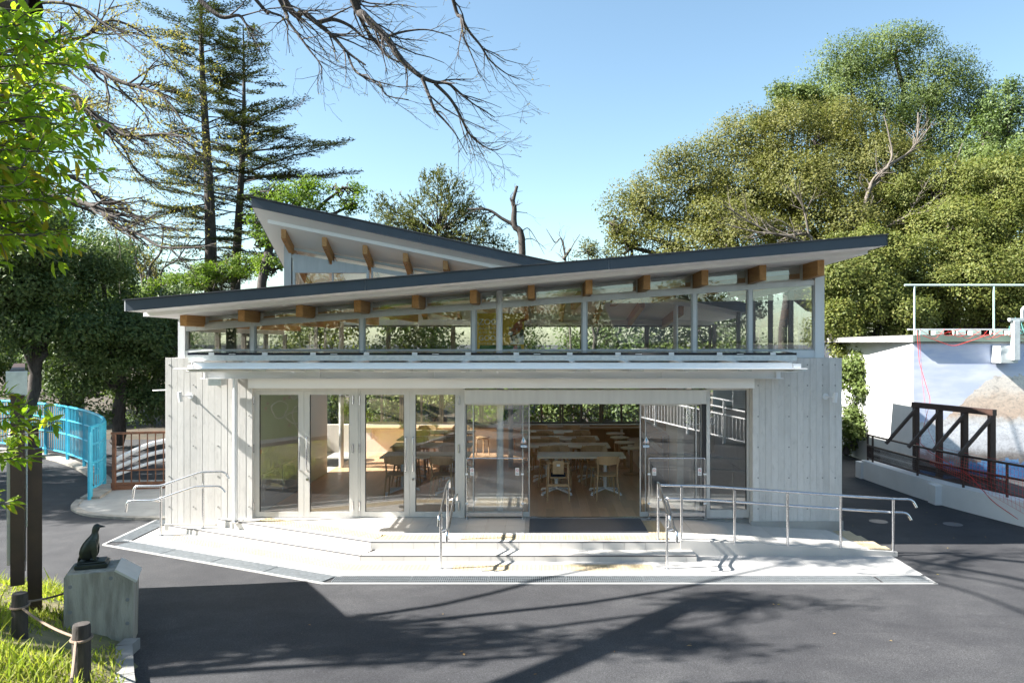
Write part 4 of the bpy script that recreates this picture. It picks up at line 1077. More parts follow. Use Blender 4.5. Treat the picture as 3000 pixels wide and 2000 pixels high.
# ------------------------------------------------------------------ grass bank at the left with kerb
def bank(x, y):
    e = max(0.0, min(1.0, (-3.35 - .57*(y+6.2) - x)))     # distance left of the kerb line
    far = max(0.0, min(1.0, (-3.3 - y)/1.2))
    return gz(x, y) + .03 + (.05 + .26*max(0.0, min(2.4, (-3.4 - .57*(y+6.2) - x))))*far + .02*math.sin(x*3.1)*math.sin(y*2.7)
bank_poly = lambda x, y: x < -3.30 - .57*(y+6.2) and y < -3.3 + .22*(x+4.6)
xs = np.arange(-11, -1.0, .16); ys = np.arange(-12.0, -2.4, .16)
V = []; idx = {}; Fc = []
for j, y in enumerate(ys):
    for i, x in enumerate(xs):
        if bank_poly(x, y) or bank_poly(x+.16, y) or bank_poly(x, y+.16) or bank_poly(x-.16, y) or bank_poly(x, y-.16):
            idx[(i, j)] = len(V); V.append((x, y, bank(x, y) if bank_poly(x, y) else gz(x, y)-.06))
for (i, j) in idx:
    q = [(i, j), (i+1, j), (i+1, j+1), (i, j+1)]
    if all(k in idx for k in q): Fc.append(tuple(idx[k] for k in q))
o = link_mesh('grass_bank', np_mesh('grass_bank', np.array(V), np.array(Fc), True), pmat('bank_soil', (.20, .17, .09), (.10, .11, .04), 3, .95, bump=.5, bscale=25, bdist=.02)); tag(o, 'sloping earth bank under the grass', None, None, 'structure')
# blades
g = np.random.default_rng(3); N = 60000
px_ = g.uniform(-8.5, -2.6, N); py_ = g.uniform(-8.2, -3.1, N)
keep = np.array([bank_poly(x+.06, y+.02) and not (-4.42 < x < -3.62 and -5.52 < y < -4.9) for x, y in zip(px_, py_)])
patch = np.sin(px_*2.3+1)*np.sin(py_*2.9)+np.sin(px_*5.1-py_*3.3)*.6
keep &= (patch + g.normal(0, .6, N)) > -.35
px_, py_ = px_[keep], py_[keep]; n = len(px_)
pz_ = np.array([bank(x, y) for x, y in zip(px_, py_)])-.01
h_ = (g.gamma(2.6, .026, n)+.015)*np.clip(.75+.45*(np.sin(px_*2.3+1)*np.sin(py_*2.9)), .35, 1.4); a_ = g.uniform(0, 2*math.pi, n); w_ = g.uniform(.004, .009, n); ln = g.uniform(.2, .9, n)*h_; la = g.uniform(0, 2*math.pi, n)
B = np.stack([px_, py_, pz_], 1); D = np.stack([np.cos(a_)*w_, np.sin(a_)*w_, 0*a_], 1); L = np.stack([np.cos(la)*ln, np.sin(la)*ln, h_], 1)
mid = B+L*np.array([.35, .35, .6]); tip = B+L
V = np.stack([B-D, B+D, mid+D*.8, mid-D*.8, mid-D*.8, mid+D*.8, tip+D*.15, tip-D*.15], 1).reshape(-1, 3)
k = np.arange(n)[:, None]*8; Fq = np.concatenate([k+np.array([0, 1, 2, 3]), k+np.array([4, 5, 6, 7])])
o = link_mesh('grass', np_mesh('grass', V, Fq), M['grass']); tag(o, 'bright green tufted grass on the left bank', 'grass', None, 'stuff')
# stone kerb
kp = [(-2.1, -8.4), (-2.72, -7.3), (-3.24, -6.4), (-3.66, -5.64), (-3.70, -5.42)]
kb = thing('stone_kerb', (-3.2, -6.4, .1), 'weathered grey kerb stones edging the grass bank', 'kerb')
for (x0, y0), (x1, y1) in zip(kp[:-1], kp[1:]):
    d = Vector((x1-x0, y1-y0)).normalized(); nn = Vector((-d.y, d.x))*.065
    pl = [(x0+nn.x, y0+nn.y), (x0-nn.x, y0-nn.y), (x1-nn.x-d.x*.012, y1-nn.y-d.y*.012), (x1+nn.x-d.x*.012, y1+nn.y-d.y*.012)]
    MB().prism(pl, lambda x, y: gz(x, y)-.1, lambda x, y: gz(x, y)+.10).build('kerb_stone', M['kerb'], kb)
kb2 = thing('stone_kerb', (-5.2, -3.4, -.1), 'low stone edging behind the penguin pedestal', 'kerb')
for i in range(6):
    x0 = -5.0-.62*i; y0 = -3.42+.22*(x0+4.6); x1 = x0-.60; y1 = -3.42+.22*(x1+4.6)
    MB().beam((x0, y0+.06, -.13+.02), (x1, y1+.06, -.13+.02), .11, .18).build('kerb_stone', M['kerb'], kb2)

# ------------------------------------------------------------------ penguin statue on its pedestal
pd = thing('pedestal', (-4.0, -5.2, 0), 'stained concrete pedestal with sloping plaque under the penguin', 'pedestal')
pz0, yF, yB = -.05, -5.44, -4.98
prof = [(-4.31, pz0), (-3.70, pz0), (-3.685, .648), (-3.865, .768), (-4.285, .776), (-4.31, .75)]
MB().extr(prof[::-1], 'y', yF, yB).build('block', M['concrete_old'], pd)
for x, z in ((-4.255, .66), (-3.895, .705), (-4.255, .42), (-3.745, .48), (-3.745, .25), (-4.255, .22)):
    m = MB(); m.lathe([(.019, 0), (.016, .002)], sides=12); me = m.mesh('tie_hole'); me.transform(Matrix.Rotation(R(90), 4, 'X')); me.transform(Matrix.Translation((x, yF-.0005, z)))
    link_mesh('tie_hole', me, M['print_grey'], pd)
a, b = Vector((-3.865, 0, .768)), Vector((-3.668, 0, .638)); nn = Vector((.55, 0, .83)).normalized()
V = []
for p in (a, b):
    for y in (yF-.006, yB+.02):
        V += [(p.x+nn.x*.001, y, p.z+nn.z*.001), (p.x+nn.x*.022, y, p.z+nn.z*.022)]
MB().add(V, [(0,2,3,1),(4,5,7,6),(0,1,5,4),(2,6,7,3),(0,4,6,2),(1,3,7,5)]).build('plaque', M['alu'], pd)

pg = thing('penguin_statue', (-4.0, -5.2, .776), 'small dark bronze penguin statue looking right on the concrete pedestal', 'statue')
zb = .777
bs = MB(); bs.bbox(-4.245, -3.945, -5.30, -5.07, zb, zb+.045, .008); bs.bbox(-4.225, -3.965, -5.285, -5.085, zb+.044, zb+.062, .008); bs.build('base', M['bronze'], pg)
# body: stacked rings along a leaning spine (offset x, height, half-length x, half-width y)
rings = [(-.045, .062, .012, .020), (-.055, .075, .045, .045), (-.058, .10, .066, .058), (-.052, .14, .078, .067), (-.038, .185, .080, .068), (-.020, .23, .074, .064), (-.002, .27, .060, .055), (.010, .298, .045, .045), (.016, .318, .034, .036), (.019, .338, .031, .033), (.024, .358, .035, .034), (.030, .378, .037, .034), (.034, .396, .032, .030), (.035, .410, .020, .020), (.035, .416, .006, .006)]
V = []; Fc = []; S = 18
for x, z, rx, ry in rings:
    for k in range(S):
        q = 2*math.pi*k/S; V.append((-4.09+x+rx*math.cos(q), -5.19+ry*math.sin(q), zb+z))
for i in range(len(rings)-1):
    for k in range(S): Fc.append((i*S+k, i*S+(k+1) % S, (i+1)*S+(k+1) % S, (i+1)*S+k))
Fc += [tuple(range(S-1, -1, -1)), tuple(range((len(rings)-1)*S, len(rings)*S))]
bm_ = MB().add(V, Fc)
bm_.tube([(-4.09+.055, -5.19, zb+.388), (-4.09+.085, -5.19, zb+.385), (-4.09+.112, -5.19, zb+.379)], [.014, .010, .003], 8)
bm_.tube([(-4.09-.10, -5.19, zb+.12), (-4.09-.128, -5.19, zb+.075), (-4.09-.135, -5.19, zb+.058)], [.022, .014, .006], 8)
bm_.build('body', M['bronze'], pg, True)
for sy in (-1, 1):
    f = MB(); V = []
    path = [(.0, .275, .028), (.012, .23, .032), (.020, .17, .030), (.022, .12, .022), (.020, .085, .008)]
    for x, z, w in path:
        yo = -5.19+sy*(.062 if z > .25 else .074)
        V += [(-4.09+x-w, yo-.006, zb+z), (-4.09+x+w, yo-.006, zb+z-.004), (-4.09+x+w, yo+.006, zb+z-.004), (-4.09+x-w, yo+.006, zb+z)]
    Fc = []
    for i in range(len(path)-1):
        for k in range(4): Fc.append((4*i+k, 4*i+(k+1) % 4, 4*i+4+(k+1) % 4, 4*i+4+k))
    Fc += [(3, 2, 1, 0), tuple(range(4*len(path)-4, 4*len(path)))]
    f.add(V, Fc).build('flipper', M['bronze'], pg, True)
    ft = MB()
    for k in (-1, 0, 1): ft.tube([(-4.105, -5.19+sy*.035, zb+.078), (-4.045, -5.19+sy*.035+k*.022, zb+.068)], [.014, .007], 6)
    ft.build('foot', M['bronze'], pg, True)

for o_r, zz in ((pd, 0), (pg, .737)): o_r.rotation_euler = (0, 0, R(22)); o_r.scale = (.9, .9, .95); o_r.location = (-4.10, -5.2, zz)
# ------------------------------------------------------------------ map signboard seen edge-on
sg = thing('map_signboard', (-5.3, -4.4, .2), 'dark brown map signboard seen edge-on at the left border', 'signboard')
d = Vector((-.56, .83, 0)).normalized(); nrm = Vector((.83, .56, 0)).normalized()
A = Vector((-4.775, -5.25, 0))
def sb(s0, s1, n0, n1, z0, z1, name, mat, parent):
    V = []
    for z in (z0, z1):
        for s_, n_ in ((s0, n0), (s1, n0), (s1, n1), (s0, n1)):
            p = A + d*s_ + nrm*n_; V.append((p.x, p.y, z))
    return MB().add(V, [(0,1,2,3),(7,6,5,4),(0,4,5,1),(1,5,6,2),(2,6,7,3),(3,7,4,0)]).build(name, mat, parent)
sb(-.06, .06, .0, .115, .0, 1.84, 'post', M['brown_metal'], sg); sb(2.25, 2.37, .0, .115, -.1, 1.84, 'post', M['brown_metal'], sg)
bd = sb(-.16, 2.5, -.13, -.02, .62, 2.58, 'board_frame', M['brown_metal'], sg)
face = sb(.02, 2.32, -.0195, -.012, .70, 2.42, 'map_panel', M['print_white'], bd)
sb(.70, 1.95, -.0115, -.008, .78, 2.08, 'map_field', M['print_green'], bd)
sb(.06, .62, -.0115, -.008, .78, 2.08, 'legend_field', M['print_white'], bd); sb(2.0, 2.30, -.0115, -.008, .78, 2.08, 'list_field', M['print_brown'], bd)
g2 = random.Random(8)
for loop in range(5):
    c = (g2.uniform(.9, 1.75), g2.uniform(.95, 1.9)); rx, rz2 = g2.uniform(.12, .3), g2.uniform(.1, .28); pts = []
    for q in np.linspace(0, 2*math.pi, 15):
        s_ = min(1.92, max(.73, c[0]+rx*math.cos(q)*(1+.2*math.sin(3*q)))); z_ = min(2.05, max(.81, c[1]+rz2*math.sin(q))); p = A+d*s_+nrm*(-.006); pts.append((p.x, p.y, z_))
    MB().tube(pts, .012, 4).build('map_path', M['print_white'], bd)
for k in range(10):
    c = (g2.uniform(.8, 1.85), g2.uniform(.9, 2.0)); sb(c[0]-.03, c[0]+.03, -.008, -.005, c[1]-.03, c[1]+.03, 'map_mark', M[('print_rust', 'print_brown', 'print_red')[k % 3]], bd)
def to_mesh(o):
    bpy.context.view_layer.update()
    dg = bpy.context.evaluated_depsgraph_get(); me = bpy.data.meshes.new_from_object(o.evaluated_get(dg))
    nm = o.name.split('.')[0]; p_ = o.parent; mi = o.matrix_parent_inverse.copy(); loc = o.location.copy(); rot = o.rotation_euler.copy(); bpy.data.objects.remove(o)
    q = bpy.data.objects.new(nm, me); C.objects.link(q); q.location = loc; q.rotation_euler = rot; q.parent = p_; q.matrix_parent_inverse = mi; return q
ang_n = math.atan2(nrm.y, nrm.x)
p = A+d*2.12+nrm*(-.010)
t_ = None
lt = txt('lettering', 'のげやまどうぶつえん 案内図', M['print_brown'], bd, (p.x-d.x*.0, p.y-d.y*.0, 2.22), .13, rot=(R(90), 0, ang_n+R(90)))
p = A+d*.1+nrm*(-.010); lt.location = (p.x, p.y, 2.22)
sb(-.30, -.17, -.16, .0, 2.36, 2.57, 'meter_box', M['galv'], sg)
sb(.1, 2.2, -.16, -.135, .75, 1.9, 'back_panel', M['print_white'], bd)
for o in [o for o in list(C.objects) if o.type == 'FONT']: to_mesh(o)
# ------------------------------------------------------------------ log posts with ropes
def log_post(x, y, zt, r_, label):
    L = thing('log_post', (x, y, zt-.7), label, 'post', 'short dark log posts of the rope fence')
    MB().lathe([(r_*1.03, zt-.95), (r_*1.0, zt-.3), (r_*.97, zt-.03), (r_*.9, zt-.004), (r_*.88, zt)], (x, y, 0), 14).build('log', M['log'], L, True)
    pts = [(x+(r_+.006)*math.cos(q), y+(r_+.006)*math.sin(q), zt-.105+.008*math.sin(q)) for q in np.linspace(0, 2*math.pi, 17)]
    MB().tube(pts, .010, 6).build('rope_loop', M['rope'], L, True)
    return L
log_post(-3.35, -6.78, .775, .062, 'near dark log post with a rope looped below its top')
log_post(-4.30, -6.05, .76, .060, 'dark log post farther left beside the signboard post')
log_post(-2.55, -8.3, 1.0, .062, 'dark log post nearest the camera')
def rope(a, b, sag, label):
    a, b = Vector(a), Vector(b); pts = [a.lerp(b, k/14)-Vector((0, 0, sag*4*(k/14)*(1-k/14))) for k in range(15)]
    o = MB().tube(pts, .010, 6).build('rope', M['rope'], None, True); tag(o, label, 'rope', 'sagging fence ropes')
rope((-4.30, -6.05, .65), (-3.35, -6.78, .665), .035, 'sagging rope between the two log posts before the pedestal')
rope((-3.35, -6.85, .665), (-2.55, -8.24, .89), .06, 'rope running from the near log post towards the camera')
rope((-4.34, -5.99, .66), (-4.75, -4.1, .30), .05, 'rope running from the left log post behind the pedestal')

# ------------------------------------------------------------------ light blue curved railing
bl = thing('blue_railing', (-10.5, 5.0, -.2), 'light blue curved metal railing along the left path', 'railing')
cp = [(-8.62, 2.25), (-8.78, 2.9), (-9.3, 3.9), (-10.2, 5.1), (-11.2, 6.2), (-12.5, 7.4), (-14.0, 8.4), (-15.8, 9.3), (-17.5, 10.0)]
def spline(cp, n):
    out = []
    for i in range(len(cp)-1):
        p0, p1, p2, p3 = [Vector(cp[max(0, min(len(cp)-1, i+k))]) for k in (-1, 0, 1, 2)]
        for j in range(n):
            t_ = j/n; out.append(.5*((2*p1)+(p2-p0)*t_+(2*p0-5*p1+4*p2-p3)*t_*t_+(3*p1-p0-3*p2+p3)*t_**3))
    return out+[Vector(cp[-1])]
pth = spline(cp, 10)
cum = [0]
for a, b in zip(pth[:-1], pth[1:]): cum.append(cum[-1]+(b-a).length)
def at_len(s_):
    for i in range(len(pth)-1):
        if cum[i+1] >= s_: return pth[i].lerp(pth[i+1], (s_-cum[i])/(cum[i+1]-cum[i]))
    return pth[-1]
for z, r_ in ((1.20, .030), (.86, .020), (.50, .022), (.02, .022)):
    MB().tube([(p.x, p.y, z) for p in pth], r_, 8).build('rail', M['blue_paint'], bl, True)
bar_me = MB().tube([(0, 0, .02), (0, 0, 1.20)], .011, 6).mesh('bar', True); bar_me.materials.append(M['blue_paint'])
s_ = .12
while s_ < cum[-1]:
    p = at_len(s_); link_mesh('bar', bar_me, None, bl, (p.x, p.y, 0)); s_ += .125
pst = MB().box(-.03, .03, -.03, .03, -.22, 1.19).mesh('post'); pst.materials.append(M['blue_paint'])
s_ = .02
while s_ < cum[-1]:
    p = at_len(s_); link_mesh('post', pst, None, bl, (p.x, p.y, 0)); s_ += 1.45
MB().tube([(-8.60, 2.2, -.22), (-8.60, 2.2, 1.12)], .032, 10).build('end_post', M['blue_paint'], bl, True)
# kerb stones beside the path under the railing
kk = thing('path_kerb', (-9.5, 4, -.2), 'rough stone kerb under the light blue railing', 'kerb')
s_ = 0.0
while s_ < cum[-1]-.8:
    a, b = at_len(s_), at_len(s_+.74)
    MB().beam((a.x, a.y, -.19), (b.x, b.y, -.19), .34, .12).build('kerb_stone', M['stone'], kk); s_ += .76
ap = MB().prism([(-8.75, 2.2), (-8.45, 1.55), (-7.9, 1.05), (-7.2, .80), (-6.56, .74), (-6.03, .78), (-6.03, 4.3), (-9.2, 4.3), (-9.2, 3.4)], -.25, -.172).build('concrete_apron', M['concrete_plain']); tag(ap, 'pale concrete paving beside the left wall', None, None, 'structure')
pts = spline([(-8.78, 2.2), (-8.47, 1.53), (-7.92, 1.02), (-7.2, .77), (-6.56, .71), (-6.05, .74)], 5)
ek = thing('apron_edging', (-7.4, 1, -.2), 'pebbled stone edging round the pale concrete paving', 'kerb')
for a, b in zip(pts[:-1], pts[1:]): MB().beam((a.x, a.y, -.19), (b.x, b.y, -.19), .13, .062).build('edge_stone', M['stone'], ek)
# rust-brown fence, pipes and cooling unit behind it
bf = thing('brown_fence', (-7.5, 3.7, -.2), 'rust-brown metal bar fence between the blue railing and the concrete wall', 'fence')
fa, fb = Vector((-8.72, 3.15, 0)), Vector((-5.9, 3.75, 0))
for z, w, hh in ((.98, .05, .045), (.22, .03, .03), (-.05, .035, .05)):
    MB().beam(fa+Vector((0, 0, z)), fb+Vector((0, 0, z)), w, hh).build('rail', M['rust_metal'], bf)
MB().beam(fa+Vector((0, 0, -.13)), fb+Vector((0, 0, -.13)), .03, .10).build('base_plate', M['rust_metal'], bf)
for i in range(19):
    p = fa.lerp(fb, (i+.5)/19); box('bar', M['rust_metal'], bf, p.x-.009, p.x+.009, p.y-.009, p.y+.009, -.05, .97)
for k in (0.02, .40, .78): p = fa.lerp(fb, k); box('post', M['rust_metal'], bf, p.x-.03, p.x+.03, p.y-.03, p.y+.03, -.2, 1.0)
pp = thing('pipe_run', (-7.6, 4.6, 0), 'three white insulated pipes behind the rust-brown fence', 'pipes')
for k, z in enumerate((.72, .50, .30)):
    MB().tube(arc([(-9.2, 4.1, z-.45+.05*k), (-8.6, 4.4, z-.12), (-7.9, 4.7, z), (-6.05, 4.8, z+.06)], .3, 5), .055-.008*k, 10).build('pipe', M['white'], pp, True)
    for j in range(10):
        x = -7.7+.18*j; MB().tube([(x, 4.705+.03*(x+7.7)/.18*.18, z+.004+.032*(x+7.7)), (x+.012, 4.705+.03*(x+7.7), z+.004+.032*(x+7.7))], .058-.008*k, 10).build('pipe_band', M['galv'], pp)
m = MB(); m.box(-7.72, -7.64, 4.60, 4.63, .06, .80); m.box(-7.85, -7.51, 4.59, 4.66, .80, .83); m.box(-7.85, -7.51, 4.59, 4.66, .05, .08); m.box(-7.72, -7.64, 4.6, 4.63, -.2, .05); m.build('bracket', M['white'], pp)
cu_ = thing('cooling_unit', (-6.6, 5.4, -.2), 'pale grey lattice-fronted cooling unit beside the concrete wall', 'machine')
box('casing', M['dark'], cu_, -7.05, -6.03, 5.32, 6.0, -.2, 1.28)
for i in range(6): x = -7.05+.2*i; box('lattice_bar', M['white'], cu_, x-.015, x+.015, 5.295, 5.319, -.2, 1.28)
for i in range(8): z = -.1+.19*i; box('lattice_bar', M['white'], cu_, -7.07, -6.03, 5.280, 5.295, z-.012, z+.012)
box('top_plate', M['galv'], cu_, -7.1, -6.03, 5.27, 6.05, 1.281, 1.34); MB().lathe([(.38, 1.34), (.28, 1.5), (.26, 1.78), (.32, 1.86)], (-6.45, 5.65, 0), 18).build('fan_cowl', M['galv'], cu_, True)

# ------------------------------------------------------------------ right side: low wall, railing, mural building
lw_ = [(7.25, 4.75), (7.22, 4.4), (7.42, 2.3), (7.75, .9), (8.35, -.9), (9.4, -2.9), (11.0, -5.0)]
wl = spline(lw_, 5)
def offs(path, k):
    out = []
    for i, p in enumerate(path):
        d_ = (path[min(i+1, len(path)-1)]-path[max(i-1, 0)]).normalized(); out.append(p+Vector((-d_.y, d_.x))*k)
    return out
inn = offs(wl, .30)
V = []; Fc = []
for p, q in zip(wl, inn):
    V += [(p.x, p.y, gz(p.x, p.y)-.15), (p.x, p.y, gz(p.x, p.y)+.40), (q.x, q.y, gz(q.x, q.y)+.40), (q.x, q.y, gz(p.x, p.y)-.15)]
for i in range(len(wl)-1):
    for k in range(4): Fc.append((4*i+k, 4*i+(k+1) % 4, 4*i+4+(k+1) % 4, 4*i+4+k))
Fc += [(3, 2, 1, 0), tuple(range(4*len(wl)-4, 4*len(wl)))]
pw = thing('enclosure_wall', (7.6, 2, -.2), 'low white rendered wall curving round the animal pen at right', 'wall')
MB().add(V, Fc).build('wall_body', M['white_wall'], pw)
for k in (1, 11, 18):
    p = wl[k]; box('pier', M['white_wall'], pw, p.x-.09, p.x+.12, p.y-.14, p.y+.14, gz(p.x, p.y)-.1, gz(p.x, p.y)+.36, b=.006)
rl = thing('pen_railing', (7.8, 2, .2), 'dark brown pipe railing with mesh panels on the low white wall', 'railing')
cen = offs(wl, .12)
for z, r_ in ((.975, .022), (.74, .020), (.46, .018)):
    MB().tube([(p.x, p.y, gz(p.x, p.y)+z) for p in cen], r_, 8).build('rail', M['brown_metal'], rl, True)
for k in (0, 5, 9, 13, 16, 19, 23, 27):
    p = cen[k]; MB().tube([(p.x, p.y, gz(p.x, p.y)+.38), (p.x, p.y, gz(p.x, p.y)+.97)], .024, 8).build('post', M['brown_metal'], rl, True)
for k in range(0, 16):                                    # expanded-metal infill
    a, b = cen[k], cen[k+1]; m = MB()
    for q in range(12):
        u0, u1 = a.lerp(b, q/12), a.lerp(b, (q+1)/12)
        m.tube([(u0.x, u0.y, gz(0, u0.y)+.46), (u1.x, u1.y, gz(0, u1.y)+.74)], .0035, 3, False); m.tube([(u0.x, u0.y, gz(0, u0.y)+.74), (u1.x, u1.y, gz(0, u1.y)+.46)], .0035, 3, False)
    for q in range(6):
        z = .46+.28*(q+.5)/6; m.tube([(a.x, a.y, gz(0, a.y)+z), (b.x, b.y, gz(0, b.y)+z)], .003, 3, False)
    m.build('mesh_panel', M['brown_metal'], rl)
# braced frame of square brown posts
fm_ = thing('braced_frame', (7.9, 2.6, 0), 'dark brown frame of square posts with slanting braces before the mural', 'frame')
f0, f1 = Vector((7.72, 3.25, 0)), Vector((8.26, 1.55, 0))
for k in range(4):
    p = f0.lerp(f1, k/3); box('post', M['brown_metal'], fm_, p.x-.05, p.x+.05, p.y-.05, p.y+.05, -.15, 1.50)
    MB().beam((p.x-.03, p.y-.06, 1.47), (p.x-.66, p.y-.10, .775), .055, .055).build('brace', M['brown_metal'], fm_)
MB().beam(f0+Vector((-.03, .06, 1.555)), f1+Vector((.02, -.06, 1.555)), .10, .11).build('top_beam', M['brown_metal'], fm_)
MB().beam(f0+Vector((0, .06, .30)), f1+Vector((0, -.06, .30)), .06, .10).build('bottom_beam', M['brown_metal'], fm_)

# mural building
mb = thing('mural_building', (10, 5.6, -.5), 'flat-roofed white pen house with a coastal rock mural', 'building')
mx0, my0 = 8.33, 4.65
box('wall', M['white_wall'], mb, mx0, 14.5, my0, 9.5, -.6, 2.83)
t = NT('mural_print'); tc = t.n('TexCoord'); sp_ = t.n('SeparateXYZ'); t.l(tc.outputs['Object'], sp_.inputs[0])
vv = tc.outputs['Object']
X_ = t.math('DIVIDE', t.math('SUBTRACT', sp_.outputs[0], mx0), 4.0); Zn = t.math('DIVIDE', t.math('ADD', sp_.outputs[2], .1), 2.9)
n1 = t.noise(vv, 1.6, 8, .65); n2 = t.noise(vv, 7, 8, .7, .5); n3 = t.noise(vv, 22, 6, .75, .8)
hr = t.n('MapRange'); hr.interpolation_type = 'SMOOTHSTEP'; hr.inputs[1].default_value = .10; hr.inputs[2].default_value = .50; hr.inputs[3].default_value = .40; hr.inputs[4].default_value = .76; t.l(X_, hr.inputs[0])
hillh = t.math('ADD', hr.outputs[0], t.math('MULTIPLY', t.math('SUBTRACT', n2, .5), .12))
sky_ = t.mix(t.math('MULTIPLY', n1, 1.0), (.48, .55, .76), (.70, .74, .87))
sky_ = t.mix(t.ramp(t.noise(t.coord('Object', (.6, 1, 2.2), (0, .5, 0)), 1.5, 3), [(.42, (0, 0, 0)), (.62, (1, 1, 1))]), sky_, (.76, .78, .88))
tt = t.math('ADD', t.math('ADD', Zn, t.math('MULTIPLY', t.math('SUBTRACT', n1, .5), .22)), t.math('MULTIPLY', t.math('SUBTRACT', n2, .5), .14))
rock = t.ramp(tt, [(.03, (.06, .15, .32)), (.075, (.12, .25, .44)), (.09, (.20, .17, .15)), (.15, (.30, .28, .27)), (.20, (.62, .62, .64)), (.36, (.76, .77, .79)), (.42, (.68, .64, .60)), (.46, (.64, .49, .38)), (.56, (.68, .55, .44)), (.64, (.76, .69, .61)), (.9, (.80, .77, .72))])
rock = t.mix(.6, rock, t.ramp(n3, [(.33, (.5, .47, .45)), (.44, (1.0, 1.0, 1.0)), (.7, (1.3, 1.28, 1.25))]), 'MULTIPLY')
vo = t.n('TexVoronoi'); vo.feature = 'DISTANCE_TO_EDGE'; vo.inputs['Scale'].default_value = 2.6; t.l(t.coord('Object', (1, 1, 1.9)), vo.inputs['Vector'])
bn_ = t.noise(t.coord('Object', (1, 1, 2.0)), 3.2, 7, .62, 2.2)
rock = t.mix(.6, rock, t.ramp(bn_, [(.30, (.45, .44, .45)), (.42, (.9, .89, .88)), (.55, (1.08, 1.07, 1.05)), (.72, (1.2, 1.19, 1.17))]), 'MULTIPLY')
rock = t.mix(.0, rock, t.ramp(t.math('ADD', vo.outputs['Distance'], t.math('MULTIPLY', t.math('SUBTRACT', n2, .5), .35)), [(.0, (.35, .33, .33)), (.10, (.95, .95, .95)), (.3, (1.15, 1.15, 1.15))]), 'MULTIPLY')
col = t.mix(t.math('GREATER_THAN', Zn, hillh), rock, sky_)
t.bsdf(col, .55, 0, .3); M['mural'] = t.m
mu = box('mural', M['mural'], mb, mx0+.02, 14.4, my0-.012, my0-.002, -.5, 2.80)
ro = MB().prism([(8.30, 4.56), (14.8, 4.56), (14.8, 9.9), (7.95, 9.9), (7.95, 6.9)], 2.835, lambda x, y: 3.0-.012*(y-4.3)).build('roof', M['kerb'], mb)
box('drip_edge', pmat('green_flashing', (.20, .27, .22), None, 4, .5), ro, 8.32, 14.8, 4.545, 4.558, 2.85, 2.99)
for k in range(9):
    x = 8.55+.42*k; box('roof_block', M['pale_green'], mb, x, x+.20, 4.75+.14*(k % 2), 4.95+.14*(k % 2), 3.0, 3.10, b=.006)
MB().beam((8.32, 4.82, 3.125), (12, 4.82, 3.125), .09, .03).build('edge_rail', M['alu_white'], mb)
gr_ = thing('roof_railing', (9.5, 5.2, 3), 'pale green pipe railing on the flat roof of the pen house', 'railing')
MB().tube([(8.42, 5.2, 4.15), (13, 5.2, 4.15)], .024, 10).build('rail', M['pale_green'], gr_, True)
for x in (8.65, 10.48, 12.3): MB().tube([(x, 5.2, 2.98), (x, 5.2, 4.15)], .022, 10).build('post', M['pale_green'], gr_, True)
hb = thing('steel_bracket', (10.3, 4.3, 2.4), 'grey square steel bracket over the mural', 'bracket')
box('arm', M['galv'], hb, 10.29, 10.42, 4.14, 4.27, 2.45, 3.30, b=.004); box('plate', M['galv'], hb, 10.08, 10.46, 4.275, 4.62, 2.38, 2.76, b=.004); box('top_arm', M['galv'], hb, 10.22, 11.6, 4.16, 4.26, 3.305, 3.36)
np_ = thing('net_bundle', (10.9, 4.5, 3.0), 'bundled green net with poles on the pen house roof edge', 'net')
g3 = random.Random(4); m = MB()
for k in range(70):
    x = g3.uniform(10.5, 11.6); y = g3.uniform(4.34, 4.8); m.tube([(x, y, g3.uniform(3.15, 3.4)), (x+g3.uniform(-.12, .12), y+g3.uniform(-.08, .05), 3.02+g3.uniform(0, .1)), (x+g3.uniform(-.1, .1), y-.03, g3.uniform(2.98, 3.06))], .006, 3, False)
m.build('netting', pmat('green_net', (.10, .30, .28), None, 9, .7), np_)
MB().tube([(10.4, 4.5, 3.32), (11.8, 4.45, 3.30)], .03, 8).build('pole', M['alu_white'], np_, True); MB().tube(arc([(10.75, 4.6, 3.3), (10.75, 4.6, 3.62), (10.95, 4.6, 3.62), (10.95, 4.6, 3.3)], .1, 5), .03, 8).build('hoop', M['alu_white'], np_, True)
# red net draped over roof, railing and wall
rn = thing('red_net', (8.2, 3, 0), 'thin red net draped from the pen house roof over the railing', 'net')
def strand(pts, r_=.005): MB().tube(arc(pts, .12, 3), r_, 4).build('net_cord', M['red'], rn, True)
strand([(8.25, 4.28, 3.10), (8.28, 4.24, 2.4), (8.20, 3.6, 1.62), (7.74, 3.15, .80), (7.55, 2.4, .72), (7.72, 1.3, .45), (7.78, .7, .1), (8.0, .1, -.17), (8.6, -.9, -.18), (9.6, -2.2, -.17)], .006)
strand([(8.30, 4.27, 3.05), (8.34, 4.23, 2.0), (8.10, 3.5, 1.0), (7.80, 2.6, .78), (7.95, 1.0, .8), (8.2, .0, .8), (8.9, -1.6, .8)], .003)
for k in range(16):
    x = 8.3+.2*k; strand([(x, 4.25+g3.uniform(-.02, .02), 3.06+g3.uniform(0, .08)), (x+g3.uniform(.1, .35), 4.24, 2.96+g3.uniform(-.1, .05)), (x+g3.uniform(.4, .8), 4.25, 3.04+g3.uniform(-.02, .09))], .004)
strand([(8.35, 4.22, 2.98), (9.0, 4.2, 2.74), (9.9, 4.21, 3.04)], .006)
A_ = [Vector((7.60, 3.0, .80)), Vector((7.60, 2.3, .76)), Vector((7.76, 1.3, .78)), Vector((8.1, .2, .78))]; B_ = [Vector((7.70, 3.1, .45)), Vector((7.50, 2.2, .50)), Vector((7.62, 1.25, .36)), Vector((7.95, .1, .02))]
m = MB()
def pl(L, t_): s_ = t_*(len(L)-1); i = min(int(s_), len(L)-2); return L[i].lerp(L[i+1], s_-i)
